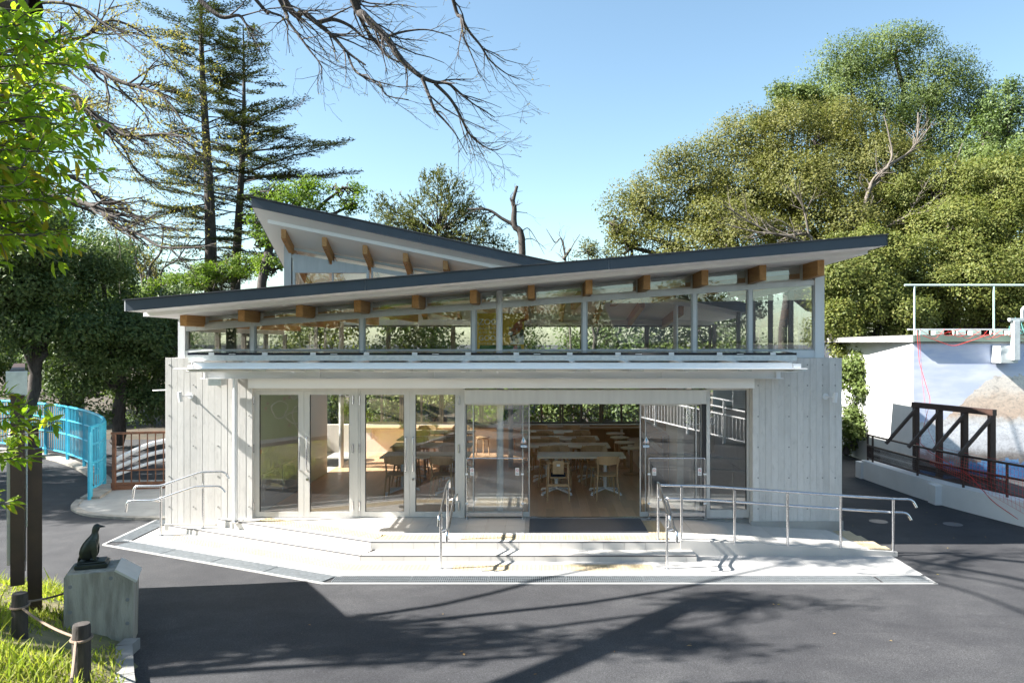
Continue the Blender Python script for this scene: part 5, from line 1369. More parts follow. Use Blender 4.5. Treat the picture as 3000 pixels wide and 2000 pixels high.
for k in range(46):
    a, b = pl(A_, k/46), pl(B_, min(1, k/46+.04)); m.tube([a, a.lerp(b, .5)+Vector((-.03, -.02, -.02)), b], .0022, 3, False)
for k in range(9): m.tube([pl(A_, q/20).lerp(pl(B_, q/20), k/8)+Vector((-.03*math.sin(k*.4), 0, 0)) for q in range(21)], .0022, 3, False)
m.build('netting', M['red'], rn)
for k in range(2):
    o = MB().lathe([(.15, 0), (.15, .004)], ((5.75, 6.9)[k], (.55, .35)[k], -.2), 22).build('manhole_cover', M['nosing'], None); tag(o, ('pale round manhole cover near the ramp end', 'pale round manhole cover nearer the pen wall')[k], 'manhole cover', 'round covers in the right passage')
# dark gate posts at the far end of the right passage
gt = thing('passage_gate', (6.6, 6.6, -.2), 'dark metal gate at the far end of the right passage', 'gate')
for x in (5.6, 6.9): box('post', M['dark'], gt, x-.05, x+.05, 6.55, 6.65, -.2, 1.1)
for k in range(9): box('bar', M['dark'], gt, 5.72+.14*k-.008, 5.72+.14*k+.008, 6.59, 6.61, -.1, 1.0)
for z in (-.1, .98): box('rail', M['dark'], gt, 5.65, 6.85, 6.585, 6.615, z, z+.03)

# ------------------------------------------------------------------ behind the camera, seen only in the glass
wf = thing('white_fence', (4.2, -8.2, .4), 'white metal fence across the road, mirrored in the sliding door', 'fence')
w0, w1 = Vector((6.2, -5.2, 0)), Vector((2.6, -10.4, 0)); nB = 52
gg = lambda p: gz(p.x, p.y)
for z in (1.12, .92, .74, .16):
    MB().tube([(w0.x, w0.y, gg(w0)+z), (w0.lerp(w1, .5).x, w0.lerp(w1, .5).y, gg(w0.lerp(w1, .5))+z), (w1.x, w1.y, gg(w1)+z)], .022, 8).build('rail', M['white'], wf, True)
for k in range(nB):
    p = w0.lerp(w1, (k+.5)/nB); MB().tube([(p.x, p.y, gg(p)+.16), (p.x, p.y, gg(p)+.74)], .011, 5).build('bar', M['white'], wf)
for k in range(6):
    p = w0.lerp(w1, k/5); box('post', M['white'], wf, p.x-.03, p.x+.03, p.y-.03, p.y+.03, gg(p)-.05, gg(p)+1.13)
ns = thing('poster_sign', (5.9, -6.0, .2), 'white poster sign with a yellow header, mirrored in the right fixed window', 'sign')
box('post', M['white'], ns, 5.28, 5.33, -6.33, -6.28, .1, 2.0); bo = box('board', M['print_white'], ns, 4.72, 5.30, -6.27, -6.25, 1.22, 1.80)
box('header', M['print_yellow'], bo, 4.76, 5.05, -6.249, -6.246, 1.72, 1.78); box('animal_mark', M['print_red'], bo, 5.17, 5.25, -6.249, -6.246, 1.28, 1.40)
for k in range(6): box('text_line', M['print_grey'], bo, 4.77, 5.03, -6.249, -6.247, 1.34+.055*k, 1.352+.055*k)
sh = thing('shed', (8, -15, .5), 'low shed with dark sheet roof, mirrored in the upper right windows', 'shed')
box('wall', M['white_wall'], sh, 3.6, 13, -17.5, -13.4, .3, 2.6)
rf = MB().add([(2.6, -12.2, 2.72), (13.5, -12.2, 2.92), (13.5, -18, 4.5), (2.6, -18, 4.3), (2.6, -12.2, 2.80), (13.5, -12.2, 3.0), (13.5, -18, 4.58), (2.6, -18, 4.38)], [(0,3,2,1),(4,5,6,7),(0,1,5,4),(1,2,6,5),(2,3,7,6),(3,0,4,7)]).build('roof', M['roofing'], sh)
for k in range(22):
    y = -12.3-.26*k; zz = 2.80+(-12.2-y)/5.8*1.58
    MB().beam((2.6, y, zz+.006), (13.5, y, zz+.206), .02, .02).build('roof_lap', M['fascia'], rf)
# a few fallen leaves on the paving
g = np.random.default_rng(12); n = 55
x = g.uniform(-3, 7.5, n); y = g.uniform(-6.2, 2.0, n); ok = ~((x > -6.6) & (x < 5.1) & (y > -2.9)) & (x > -3.0-.57*(y+6.2)+.3); x, y = x[ok], y[ok]; n = len(x)
z = np.array([gz(a, b) for a, b in zip(x, y)])+.008; a = g.uniform(0, 6.28, n); L = g.uniform(.012, .028, n)
c_ = np.stack([x, y, z], 1); u = np.stack([np.cos(a)*L, np.sin(a)*L, 0*a], 1); w = np.stack([-np.sin(a)*L*.45, np.cos(a)*L*.45, 0*a+.006], 1)
V = np.stack([c_-u, c_+w, c_+u, c_-w*np.array([1, 1, -1])], 1).reshape(-1, 3); Fq = np.arange(4*n).reshape(-1, 4)
o = link_mesh('fallen_leaves', np_mesh('fallen_leaves', V, Fq), M['litter']); tag(o, 'scattered dry leaves on the asphalt', 'leaves', None, 'stuff')

# ------------------------------------------------------------------ trees
def unit(a): return a/np.maximum(1e-9, np.linalg.norm(a, axis=-1, keepdims=True))
def leaf_quads(Pt, ax, nr, L, W):
    ax = unit(ax); sd = unit(np.cross(ax, nr)); nr2 = np.cross(sd, ax)
    L = L[:, None]; W = W[:, None]
    b = Pt; tip = Pt+ax*L; l = Pt+ax*L*.45+sd*W*.5-nr2*W*.10; r_ = Pt+ax*L*.45-sd*W*.5-nr2*W*.10
    return np.stack([b, r_, tip, l], 1).reshape(-1, 3)
def crown_mesh(name, V): return np_mesh(name, V, np.arange(len(V)).reshape(-1, 4))
def tubes_mesh(name, paths, sides=5):
    """paths: list of (points (n,3), radii (n,))"""
    Vs = []; Fs = []; base = 0
    for pts, rad in paths:
        pts = np.asarray(pts, float); n = len(pts); k = sides if max(rad) > .02 else (4 if max(rad) > .007 else 3)
        tg = np.gradient(pts, axis=0); tg = unit(tg); ref = np.cross(tg[0], (0, 0, 1.0))
        if np.linalg.norm(ref) < 1e-3: ref = np.array([1.0, 0, 0])
        a = np.linspace(0, 2*math.pi, k, endpoint=False)
        for i in range(n):
            ref = ref-tg[i]*ref.dot(tg[i]); ref /= max(1e-9, np.linalg.norm(ref)); w = np.cross(tg[i], ref)
            Vs.append(pts[i]+(np.cos(a)[:, None]*ref+np.sin(a)[:, None]*w)*rad[i])
        q = np.arange(k)
        for i in range(n-1):
            Fs.append(np.stack([base+i*k+q, base+i*k+(q+1) % k, base+(i+1)*k+(q+1) % k, base+(i+1)*k+q], 1))
        base += n*k
    return np_mesh(name, np.concatenate(Vs), np.concatenate(Fs), True)
def wob(a, b, n, g, amp):
    a, b = np.asarray(a, float), np.asarray(b, float); t_ = np.linspace(0, 1, n)[:, None]
    off = g.normal(0, amp, (n, 3))*np.sin(t_*math.pi); return a+(b-a)*t_+off
def smooth_path(cp, n=6):
    cp = [np.asarray(c, float) for c in cp]; out = []
    for i in range(len(cp)-1):
        p0, p1, p2, p3 = [cp[max(0, min(len(cp)-1, i+k))] for k in (-1, 0, 1, 2)]
        for j in range(n):
            t_ = j/n; out.append(.5*((2*p1)+(p2-p0)*t_+(2*p0-5*p1+4*p2-p3)*t_*t_+(3*p1-p0-3*p2+p3)*t_**3))
    return np.array(out+[cp[-1]])
CAMV = np.array([0, CAM_Y, CAM_Z])
def lobe(px, py, Z, rx, ry, rd=None):
    c = P(px, py, Z); s_ = Z/F_PX; return (c.x, c.y, c.z, rx*s_, rd or (rx*s_*.8), ry*s_)

def broadleaf(name, label, base, lobes, clumps, per, L, W, mat, tr=.2, group=None, seed=1, bark='bark', csz=.55, back=.3, up_=.5, droop=.0, hollow=.72, trunk_to=None):
    g = np.random.default_rng(seed); big = np.array(lobes); ext = []; fine = seed < 70
    if fine: csz *= .66; per = int(per*.66); clumps = int(clumps*1.7); L *= .86; W *= .9; hollow = max(hollow, .8)
    for b_ in big:                                        # break every lobe into smaller heads so the crown gets pockets of shade
        ns = int(max(6, min(30, 11*b_[3]*b_[5])))
        for _ in range(ns):
            d = unit(g.normal(0, 1, 3)*np.array([1, 1, .9])+np.array([0, -.35, .25])); k_ = g.uniform(.24, .42) if fine else g.uniform(.34, .56); ext.append((*(b_[:3]+d*b_[3:]*(1.06-k_)), *(b_[3:]*k_)))
    lb = np.array(ext) if len(ext) > 3 else big; vol = (lb[:, 3]*lb[:, 5]); pr = vol/vol.sum()
    cs = []; tries = 0
    while len(cs) < clumps and tries < clumps*40:
        tries += 1
        i = g.choice(len(lb), p=pr); d = unit(g.normal(0, 1, 3)); q = g.uniform(hollow, 1.0)
        c = lb[i, :3]+d*lb[i, 3:]*q*(1+.10*g.normal())
        ins_ = np.sum(((c-lb[:, :3])/lb[:, 3:])**2, axis=1) < .5; ins_[i] = False
        if ins_.any(): continue
        if np.dot(d, unit(CAMV-c)) < -.15 and g.random() > back: continue
        if c[2] < gz(c[0], c[1])+.2: continue
        cs.append((c, d))
    clumps = len(cs)
    cc = np.array([c for c, d in cs]); dd = np.array([d for c, d in cs])
    rad = csz*g.uniform(.55, 1.25, clumps)
    cnt = np.maximum(4, (per*(rad/csz)**2*g.uniform(.6, 1.4, clumps)).astype(int)); ix = np.repeat(np.arange(clumps), cnt); n = len(ix)
    u = unit(g.normal(0, 1, (n, 3))); Rr = rad[ix][:, None]*g.uniform(.25, 1.0, (n, 1))**.6
    pos = cc[ix]+u*Rr*np.array([1, 1, .72])
    nr = unit(u*.6+dd[ix]*.85+np.array([0, 0, up_])+g.normal(0, .26, (n, 3)))
    ax = np.cross(nr, g.normal(0, 1, (n, 3)))+u*.5+np.array([0, 0, -droop])
    V = leaf_quads(pos, ax, nr, L*g.uniform(.65, 1.25, n), W*g.uniform(.7, 1.25, n))
    root = thing(name, tuple(base), label, 'tree' if 'shrub' not in name else 'shrub', group)
    link_mesh('crown', crown_mesh('crown', V), M[mat], root)
    cen = (lb[:, :3]*pr[:, None]).sum(0); paths = []
    base = np.asarray(base, float); fork = base+(cen-base)*np.array([.35, .35, .45]) if trunk_to is None else np.asarray(trunk_to, float)
    paths.append((wob(base, fork, 6, g, tr*.35), np.linspace(tr, tr*.75, 6)))
    for k in range(len(big)):
        e = big[k, :3]; paths.append((wob(fork, e, 6, g, tr*.7), np.linspace(tr*.6, tr*.2, 6)))
        near = np.argsort(np.linalg.norm(cc-e, axis=1))[:26]
        for j in g.choice(near, min(11, len(near)), replace=False): paths.append((wob(e, cc[j], 5, g, .12), np.linspace(tr*.2, .012, 5)))
    link_mesh('trunk', tubes_mesh('trunk', paths, 7), M[bark], root)
    return root

def sub_branches(main, g, levels, paths, tips, bias, depth=0):
    """main: (pts, radii); levels: list of (per metre, length, spread)"""
    if depth >= len(levels): tips.append(main[0]); return
    pts, rad = main; seg = np.linalg.norm(np.diff(pts, axis=0), axis=1); Ln = seg.sum(); dens, ln, spread = levels[depth]
    n = max(1, int(g.poisson(dens*Ln))); cum_ = np.concatenate([[0], np.cumsum(seg)])
    for _ in range(n):
        s_ = Ln*(.12+.88*g.random()**.8); i = min(len(seg)-1, np.searchsorted(cum_, s_)-1); i = max(0, i)
        f = (s_-cum_[i])/max(1e-6, seg[i]); p = pts[i]+(pts[i+1]-pts[i])*f; r0 = (rad[i]+(rad[i+1]-rad[i])*f)*.6
        tg = unit(pts[i+1]-pts[i]); d = unit(tg+unit(np.cross(tg, g.normal(0, 1, 3)))*spread*g.uniform(.5, 1.2)+np.asarray(bias)*.35)
        l_ = ln*g.uniform(.45, 1.3)*(1-.45*s_/Ln); m_ = 5; q = [p]
        for k in range(m_-1):
            d = unit(d+g.normal(0, .16, 3)+np.asarray(bias)*.10); q.append(q[-1]+d*l_/(m_-1))
        q = np.array(q); r0 = min(r0, .35*rad[0]+.002); rr_ = np.linspace(r0, max(.0022, r0*.35), m_)
        paths.append((q, rr_)); sub_branches((q, rr_), g, levels, paths, tips, bias, depth+1)

def fir(name, label, x, y, z0, h, r0, prof, seed, nb=110, lean=0.0, mat='leaf_fir', group=None, start=.12):
    g = np.random.default_rng(seed); paths = []; zs = np.linspace(0, 1, 14)
    trunk = np.stack([x+lean*zs+.12*np.sin(zs*7+seed), np.full(14, y)+.1*np.cos(zs*5), z0+h*zs], 1)
    paths.append((trunk, r0*(1-zs*.93)))
    A, B, Cn, Ls, Ws = [], [], [], [], []
    for k in range(nb):
        t_ = start+(1-start)*(k+g.random())/nb; az = g.uniform(0, 2*math.pi); L = prof(t_, az)*g.uniform(.38, 1.08)
        if L < .15: continue
        i = t_*13; i0 = min(12, int(i)); p = trunk[i0]+(trunk[i0+1]-trunk[i0])*(i-i0)
        d = np.array([math.cos(az), math.sin(az), (.30 if t_ > .6 else .10)+g.normal(0, .2)]); q = [p]
        m_ = 8
        for s_ in range(m_):
            d2 = d+np.array([0, 0, -.28*s_/m_ if s_ < 5 else -.05]); q.append(q[-1]+unit(d2+g.normal(0, .05, 3))*L/m_)
        q = np.array(q); paths.append((q, np.linspace(max(.012, .022*L/2), .006, m_+1)))
        side = np.array([-math.sin(az), math.cos(az), 0])
        nsub = int(7+L*7.5)
        for s_ in range(nsub):
            u = .22+.78*(s_+g.random())/nsub; j = min(m_-1, int(u*m_)); c = q[j]+(q[j+1]-q[j])*(u*m_-j)
            for sg in (-1, 1):
                l_ = (.16+.42*L*.5*(1.12-u))*g.uniform(.6, 1.15); dv = unit(unit(q[j+1]-q[j])*.75+side*sg+np.array([0, 0, .05])+g.normal(0, .12, 3))
                n = max(4, int(l_/.042))
                tt_ = np.linspace(.08, 1, n)[:, None]; pos = c+dv*l_*tt_+g.normal(0, .018, (n, 3))
                a2 = dv*.8+np.cross(dv, [0, 0, 1])*g.choice([-1, 1], n)[:, None]*.75+g.normal(0, .2, (n, 3))
                A.append(pos); B.append(a2); Cn.append(np.array([0, 0, 1.0])+g.normal(0, .35, (n, 3))); Ls.append(g.uniform(.09, .17, n)); Ws.append(g.uniform(.035, .06, n))
                if l_ > .35: paths.append((np.array([c, c+dv*l_*.9]), np.array([.007, .003])))
    V = leaf_quads(np.concatenate(A), np.concatenate(B), np.concatenate(Cn), np.concatenate(Ls), np.concatenate(Ws))
    root = thing(name, (x, y, z0), label, 'tree', group)
    link_mesh('crown', crown_mesh('crown', V), M[mat], root); link_mesh('trunk', tubes_mesh('trunk', paths, 8), M['bark'], root); return root

# --- tall firs behind the left of the roof
def prof_a(t_, az):
    L = 5.5*(1-t_)**.5*(.7+.3*abs(math.cos(az)))+.2
    if t_ < .45: L *= .6
    return L
def prof_b(t_, az):
    e = math.cos(az); L = (7.3 if e > 0 else 4.6)*(1-t_)**.5+.2
    if t_ < .5: L *= .5
    return L
p = P(618, 900, 30); fir('fir_tree', 'tall dark fir with a straight trunk, left of the pair', p.x, p.y, -.2, 18.6, .34, prof_a, 5, 150, -.3, group='tall firs behind the roof')
p = P(690, 900, 32.5); fir('fir_tree', 'tall dark fir with flat branches reaching right, right of the pair', p.x, p.y, -.2, 16.6, .30, prof_b, 9, 150, .35, group='tall firs behind the roof')
# its one long low bough
# --- right-hand woodland
T_R = 'evergreen trees rising behind the cafe on the right'
broadleaf('evergreen_tree', 'broad olive evergreen rising behind the right end of the dark roof', (11.0, 15.5, -.1),
    [lobe(1800, 665, 26, 62, 72), lobe(1890, 620, 27, 110, 130), lobe(2030, 560, 27.5, 150, 140), lobe(2200, 470, 28, 180, 130), lobe(2390, 425, 28, 200, 130), lobe(2330, 590, 26.5, 230, 140), lobe(2560, 560, 27, 180, 170), lobe(2120, 690, 25.5, 170, 105), lobe(2470, 720, 25, 170, 120), lobe(1850, 725, 26, 90, 50), lobe(1970, 725, 26, 120, 60), lobe(2250, 560, 27, 150, 120)],
    1250, 140, .105, .058, 'leaf_olive', .32, T_R, 21, trunk_to=(11.2, 15.4, 4.0), csz=.72, hollow=.84)
broadleaf('evergreen_tree', 'tallest green evergreen with its crown against the sky at right', (16.5, 22, -.1),
    [lobe(2480, 215, 34, 125, 95), lobe(2620, 165, 34, 130, 85), lobe(2720, 275, 34, 150, 120), lobe(2560, 330, 34, 190, 110), lobe(2850, 350, 34, 110, 100), lobe(2720, 450, 34, 190, 120), lobe(2440, 310, 34, 120, 90), lobe(2860, 460, 33, 140, 110)],
    800, 120, .12, .06, 'leaf_mid', .38, T_R, 22, trunk_to=(16.6, 21.8, 7.0), csz=.85, hollow=.82)
broadleaf('evergreen_tree', 'small green crown peeping over the olive tree at right', (10.6, 21, -.1),
    [lobe(2320, 300, 33.5, 75, 62), lobe(2235, 365, 33, 55, 42), lobe(2400, 330, 33.5, 60, 50)], 190, 55, .16, .07, 'leaf_mid', .22, T_R, 23, csz=.55)
broadleaf('evergreen_tree', 'dark green tree cut by the right border of the photo', (17.6, 17, -.1),
    [lobe(2960, 330, 29.5, 90, 95), lobe(2880, 420, 30, 70, 80), lobe(3060, 480, 29, 110, 130)], 300, 55, .15, .07, 'leaf_dark', .3, T_R, 24)
broadleaf('evergreen_tree', 'yellowish broadleaf tree above the pen house at right', (14.6, 11.5, -.1),
    [lobe(2900, 570, 24, 150, 110), lobe(2960, 720, 23, 140, 110), lobe(2780, 690, 23.5, 150, 110), lobe(2690, 840, 22.8, 150, 110), lobe(2880, 850, 22.5, 180, 110), lobe(3080, 620, 24, 120, 150), lobe(2820, 780, 23, 150, 100), lobe(2960, 880, 22.5, 130, 110), lobe(2750, 580, 25, 140, 110)],
    820, 150, .10, .055, 'leaf_yellowgreen', .28, T_R, 25, trunk_to=(14.2, 11.6, 3.0), csz=.58, hollow=.82)
broadleaf('leafy_shrub', 'dense yellow-green shrub between the cafe and the pen house', (8.6, 9.0, -.1),
    [lobe(2480, 830, 21.5, 110, 110), lobe(2590, 930, 21.5, 130, 110), lobe(2440, 985, 21, 90, 110), lobe(2530, 760, 22.5, 120, 90), lobe(2660, 780, 22.5, 100, 90)],
    440, 150, .10, .055, 'leaf_yellowgreen', .14, 'shrubs by the pen house', 26, csz=.52, hollow=.82)
broadleaf('leafy_shrub', 'low bright shrub filling the gap beside the right concrete wall', (8.0, 7.6, -.1),
    [lobe(2520, 1130, 20.0, 80, 95), lobe(2490, 1260, 20, 85, 90), lobe(2600, 1200, 20.5, 80, 110)], 260, 55, .14, .07, 'leaf_mid', .1, 'shrubs by the pen house', 27, csz=.45)
broadleaf('leafy_shrub', 'sparse grey-green shrub over the roof at the foot of the olive tree', (1.6, 12.6, -.1),
    [lobe(1725, 745, 25.5, 48, 36), lobe(1770, 790, 25.5, 60, 60)], 80, 36, .12, .045, 'leaf_torreya', .1, None, 28, csz=.4)
broadleaf('evergreen_tree', 'deep green tree filling the gap above the pen house roof', (13.2, 13.8, -.1),
    [lobe(2720, 930, 26.5, 170, 120), lobe(2900, 940, 26, 170, 120), lobe(3040, 860, 26, 140, 140), lobe(2580, 1000, 26, 130, 120), lobe(2820, 700, 27, 200, 140), lobe(2960, 520, 28, 140, 120), lobe(2620, 640, 27, 150, 130)], 620, 110, .13, .07, 'leaf_mid', .22, T_R, 29, csz=.7)
# pale bare branches among the right-hand crowns
g = np.random.default_rng(31)
def bare(name, label, mains, levels, bias, mat, seed, group=None, base=None, leafmat=None, leafn=0, leafL=.05, r_end=.012):
    g = np.random.default_rng(seed); paths = []; tips = []
    for cp, r0, r1 in mains:
        pts = smooth_path(cp, 5); rad = np.linspace(r0, r1, len(pts)); paths.append((pts, rad)); sub_branches((pts, rad), g, levels, paths, tips, bias)
    root = thing(name, tuple(base if base is not None else mains[0][0][0]), label, 'tree', group)
    link_mesh('branches', tubes_mesh('branches', paths, 7), M[mat], root)
    if leafmat:
        T = np.concatenate([t_[1:] for t_ in tips]); ix = g.integers(0, len(T), leafn); pos = T[ix]+g.normal(0, .05, (leafn, 3))
        V = leaf_quads(pos, g.normal(0, 1, (leafn, 3))+np.array([0, 0, -.4]), g.normal(0, 1, (leafn, 3))+np.array([0, 0, .8]), leafL*g.uniform(.6, 1.3, leafn), leafL*.55*g.uniform(.6, 1.3, leafn))
        link_mesh('leaves', crown_mesh('leaves', V), M[leafmat], root)
    return root, tips
def PP(px, py, Z): return tuple(P(px, py, Z))
bare('bare_tree', 'pale bare branches forking among the olive leaves at right', [
    ([(10.6, 12.2, -.1), PP(2520, 760, 24.4), PP(2545, 560, 24.4), PP(2600, 490, 24.4), PP(2680, 430, 24.6), PP(2690, 330, 24.8)], .10, .02),
    ([PP(2545, 560, 24.4), PP(2610, 470, 24.4), PP(2605, 400, 24.4), PP(2590, 340, 24.5)], .05, .012),
    ([PP(2530, 700, 24.4), PP(2680, 620, 24.3), PP(2760, 560, 24.3), PP(2820, 420, 24.5)], .05, .012)], [(2.2, 1.3, .8), (2.6, .7, .8), (2.5, .35, .8)], (.1, 0, .3), 'bark_pale', 41)
bare('bare_tree', 'twiggy grey bare branches spreading left above the dark roof', [
    ([(9.2, 11.6, -.1), PP(2380, 780, 23.6), PP(2370, 690, 23.6), PP(2280, 690, 23.5), PP(2180, 640, 23.5), PP(2120, 600, 23.4)], .07, .012),
    ([PP(2370, 690, 23.6), PP(2350, 600, 23.5), PP(2300, 540, 23.5)], .04, .01),
    ([PP(2380, 720, 23.6), PP(2300, 690, 23.4), PP(2220, 680, 23.4), PP(2130, 660, 23.3)], .045, .01)], [(3.0, 1.1, .8), (3.2, .6, .8), (2.4, .3, .8)], (-.2, 0, .3), 'bark_pale', 42)
# dead tree over the roofs
bare('dead_tree', 'black broken dead tree standing against the sky over the roofs', [
    ([(-1.0, 15.6, -.1), PP(1530, 740, 28), PP(1507, 660, 28), PP(1507, 610, 28), PP(1503, 590, 28), PP(1515, 545, 28)], .16, .05),
    ([PP(1507, 660, 28), PP(1470, 640, 28), PP(1430, 615, 28), PP(1370, 613, 28)], .075, .035),
    ([PP(1505, 605, 28), PP(1497, 588, 28), PP(1494, 580, 28)], .04, .02), ([PP(1509, 620, 28), PP(1545, 624, 28)], .018, .008),
    ([PP(1520, 690, 28), PP(1545, 668, 28), PP(1570, 700, 28), PP(1595, 745, 28)], .022, .006), ([PP(1528, 705, 28), PP(1560, 700, 28), PP(1600, 730, 28)], .02, .006)], [(.55, .8, .9), (2.0, .5, .7)], (.2, 0, .1), 'bark', 43)
bare('bare_tree', 'thin bare twigs above the meeting of the two roofs', [
    ([(1.2, 13.2, -.1), PP(1655, 745, 26), PP(1625, 710, 26), PP(1600, 670, 26)], .05, .006), ([PP(1650, 760, 26), PP(1672, 728, 26)], .06, .045), ([PP(1640, 740, 26), PP(1655, 690, 26)], .012, .004)], [(3, .9, .6), (3, .5, .6)], (-.1, 0, .3), 'bark_grey', 44)
# torreya conifer behind the roofs
def spiky(name, label, base, lobes, clumps, per, mat, seed, tr=.22):
    g = np.random.default_rng(seed); lb = np.array(lobes); pr = lb[:, 3]*lb[:, 5]; pr = pr/pr.sum(); A, B, Cn = [], [], []; paths = []
    cen = (lb[:, :3]*pr[:, None]).sum(0); base = np.asarray(base, float); top = cen+np.array([0, 0, .6])
    paths.append((wob(base, top, 9, g, .08), np.linspace(tr, .05, 9)))
    for _ in range(clumps):
        i = g.choice(len(lb), p=pr); d = unit(g.normal(0, 1, 3)); c = lb[i, :3]+d*lb[i, 3:]*g.uniform(.45, 1.0)
        if np.dot(d, unit(CAMV-c)) < -.3 and g.random() > .4: continue
        o_ = unit(c-cen+np.array([0, 0, .35])+g.normal(0, .25, 3)); l_ = g.uniform(.35, .75)
        for s_ in range(5):
            dv = unit(o_+g.normal(0, .45, 3)); n = per; t_ = g.uniform(.1, 1, (n, 1)); A.append(c+dv*l_*t_); B.append(dv*.9+g.normal(0, .55, (n, 3))); Cn.append(g.normal(0, .6, (n, 3))+np.array([0, 0, 1.0]))
        if g.random() < .3: paths.append((wob(cen+(c-cen)*.25, c, 5, g, .06), np.linspace(.03, .008, 5)))
    A, B, Cn = np.concatenate(A), np.concatenate(B), np.concatenate(Cn); n = len(A)
    root = thing(name, tuple(base), label, 'tree'); link_mesh('crown', crown_mesh('crown', leaf_quads(A, B, Cn, g.uniform(.09, .17, n), g.uniform(.03, .05, n))), M[mat], root)
    link_mesh('trunk', tubes_mesh('trunk', paths, 7), M['bark'], root)
spiky('conifer_tree', 'rounded spiky conifer showing over the roofs left of the dead tree', (-4.1, 17, -.1),
    [lobe(1290, 560, 29, 70, 55), lobe(1260, 640, 29, 110, 70), lobe(1190, 670, 29, 90, 50), lobe(1370, 680, 29, 90, 70), lobe(1250, 720, 29, 160, 70), lobe(1420, 750, 29, 70, 50), lobe(1150, 640, 29, 30, 60), lobe(1340, 610, 29, 50, 60), lobe(1300, 760, 29, 150, 60), lobe(1110, 700, 29, 45, 25)], 620, 9, 'leaf_torreya', 51)
# bright maple behind the upper roof
broadleaf('maple_tree', 'fresh green maple behind the raised left roof corner', (-10.2, 13.5, -.1),
    [lobe(800, 570, 26.5, 70, 34), lobe(900, 560, 26.5, 85, 32), lobe(1000, 555, 26.5, 60, 28), lobe(1030, 600, 26.5, 40, 20), lobe(860, 600, 26.5, 110, 30), lobe(770, 640, 26.5, 60, 40), lobe(760, 720, 26.5, 50, 50), lobe(800, 790, 26.5, 40, 40)],
    250, 30, .12, .07, 'leaf_maple', .2, None, 52, 'bark', .42, trunk_to=P(790, 720, 26.5), hollow=.3)
# --- left-hand trees
T_L = 'dark evergreens beyond the blue railing'
broadleaf('evergreen_tree', 'dark glossy evergreen at the left border above the signboard', (-13.6, 7.5, -.1),
    [lobe(40, 830, 19.5, 150, 150), lobe(10, 660, 19, 105, 105), lobe(165, 690, 20.5, 110, 75), lobe(150, 960, 19.8, 135, 110), lobe(90, 760, 19, 110, 60)], 520, 84, .14, .065, 'leaf_dark', .2, T_L, 61, csz=.58, hollow=.8, trunk_to=(-13.2, 7.6, 2.0))
broadleaf('evergreen_tree', 'dark evergreen in the middle behind the blue railing', (-12.2, 9.6, -.1),
    [lobe(270, 850, 22, 150, 130), lobe(330, 1000, 21.5, 150, 110), lobe(210, 1060, 21.5, 140, 90), lobe(280, 740, 23, 100, 65)], 500, 84, .13, .06, 'leaf_dark', .2, T_L, 62, csz=.58, hollow=.8, trunk_to=(-12.0, 9.6, 1.6))
broadleaf('evergreen_tree', 'dark evergreen beside the left end of the cafe', (-10.4, 11.2, -.1),
    [lobe(440, 930, 23, 100, 90), lobe(430, 1060, 23, 120, 90), lobe(520, 1000, 24, 90, 110), lobe(400, 1180, 22.5, 130, 60), lobe(560, 900, 26, 100, 50)], 440, 80, .13, .06, 'leaf_dark', .18, T_L, 63, csz=.56, hollow=.8, trunk_to=(-10.3, 11.1, 1.4))
broadleaf('evergreen_tree', 'shaded evergreen far back at the end of the left path', (-16.0, 14, -.1),
    [lobe(120, 1080, 27, 200, 90), lobe(-40, 1000, 26, 140, 140), lobe(330, 1150, 27, 160, 60), lobe(150, 900, 27, 160, 90)], 420, 60, .16, .08, 'leaf_dark', .2, T_L, 64, csz=.6)
broadleaf('evergreen_tree', 'broad dark tree closing the view behind the left path', (-19, 19, -.1),
    [lobe(60, 720, 31, 220, 150), lobe(260, 800, 31, 190, 130), lobe(430, 880, 31, 150, 90), lobe(150, 930, 30, 240, 130), lobe(-60, 560, 31, 180, 140)], 520, 110, .15, .08, 'leaf_dark', .25, T_L, 67, csz=.8)
broadleaf('leafy_shrub', 'yellow-green young shrub above the left end of the roof', (-11.5, 14.2, -.1),
    [lobe(560, 830, 27, 90, 30), lobe(480, 850, 26.5, 70, 25), lobe(640, 800, 27.5, 80, 30), lobe(720, 780, 28, 60, 30)], 170, 44, .12, .06, 'leaf_maple', .1, None, 65, csz=.38)
bare('bare_tree', 'thicket of thin bare trunks between the dark evergreens and the firs', [
    ([(-13.4, 14.0, -.1), PP(420, 850, 27), PP(400, 760, 27), PP(370, 660, 27)], .07, .02), ([(-13.0, 14.0, -.1), PP(435, 830, 27), PP(470, 740, 27), PP(480, 660, 27)], .06, .018),
    ([(-12.0, 14.3, -.1), PP(470, 840, 27), PP(520, 760, 27), PP(560, 700, 27)], .05, .015), ([(-14.5, 14.3, -.1), PP(350, 800, 27), PP(330, 700, 27)], .05, .015)], [(1.8, 1.6, .6), (2.4, .8, .6), (2.2, .4, .6)], (0, 0, .5), 'bark_grey', 66, leafmat='leaf_bud', leafn=1500, leafL=.07)
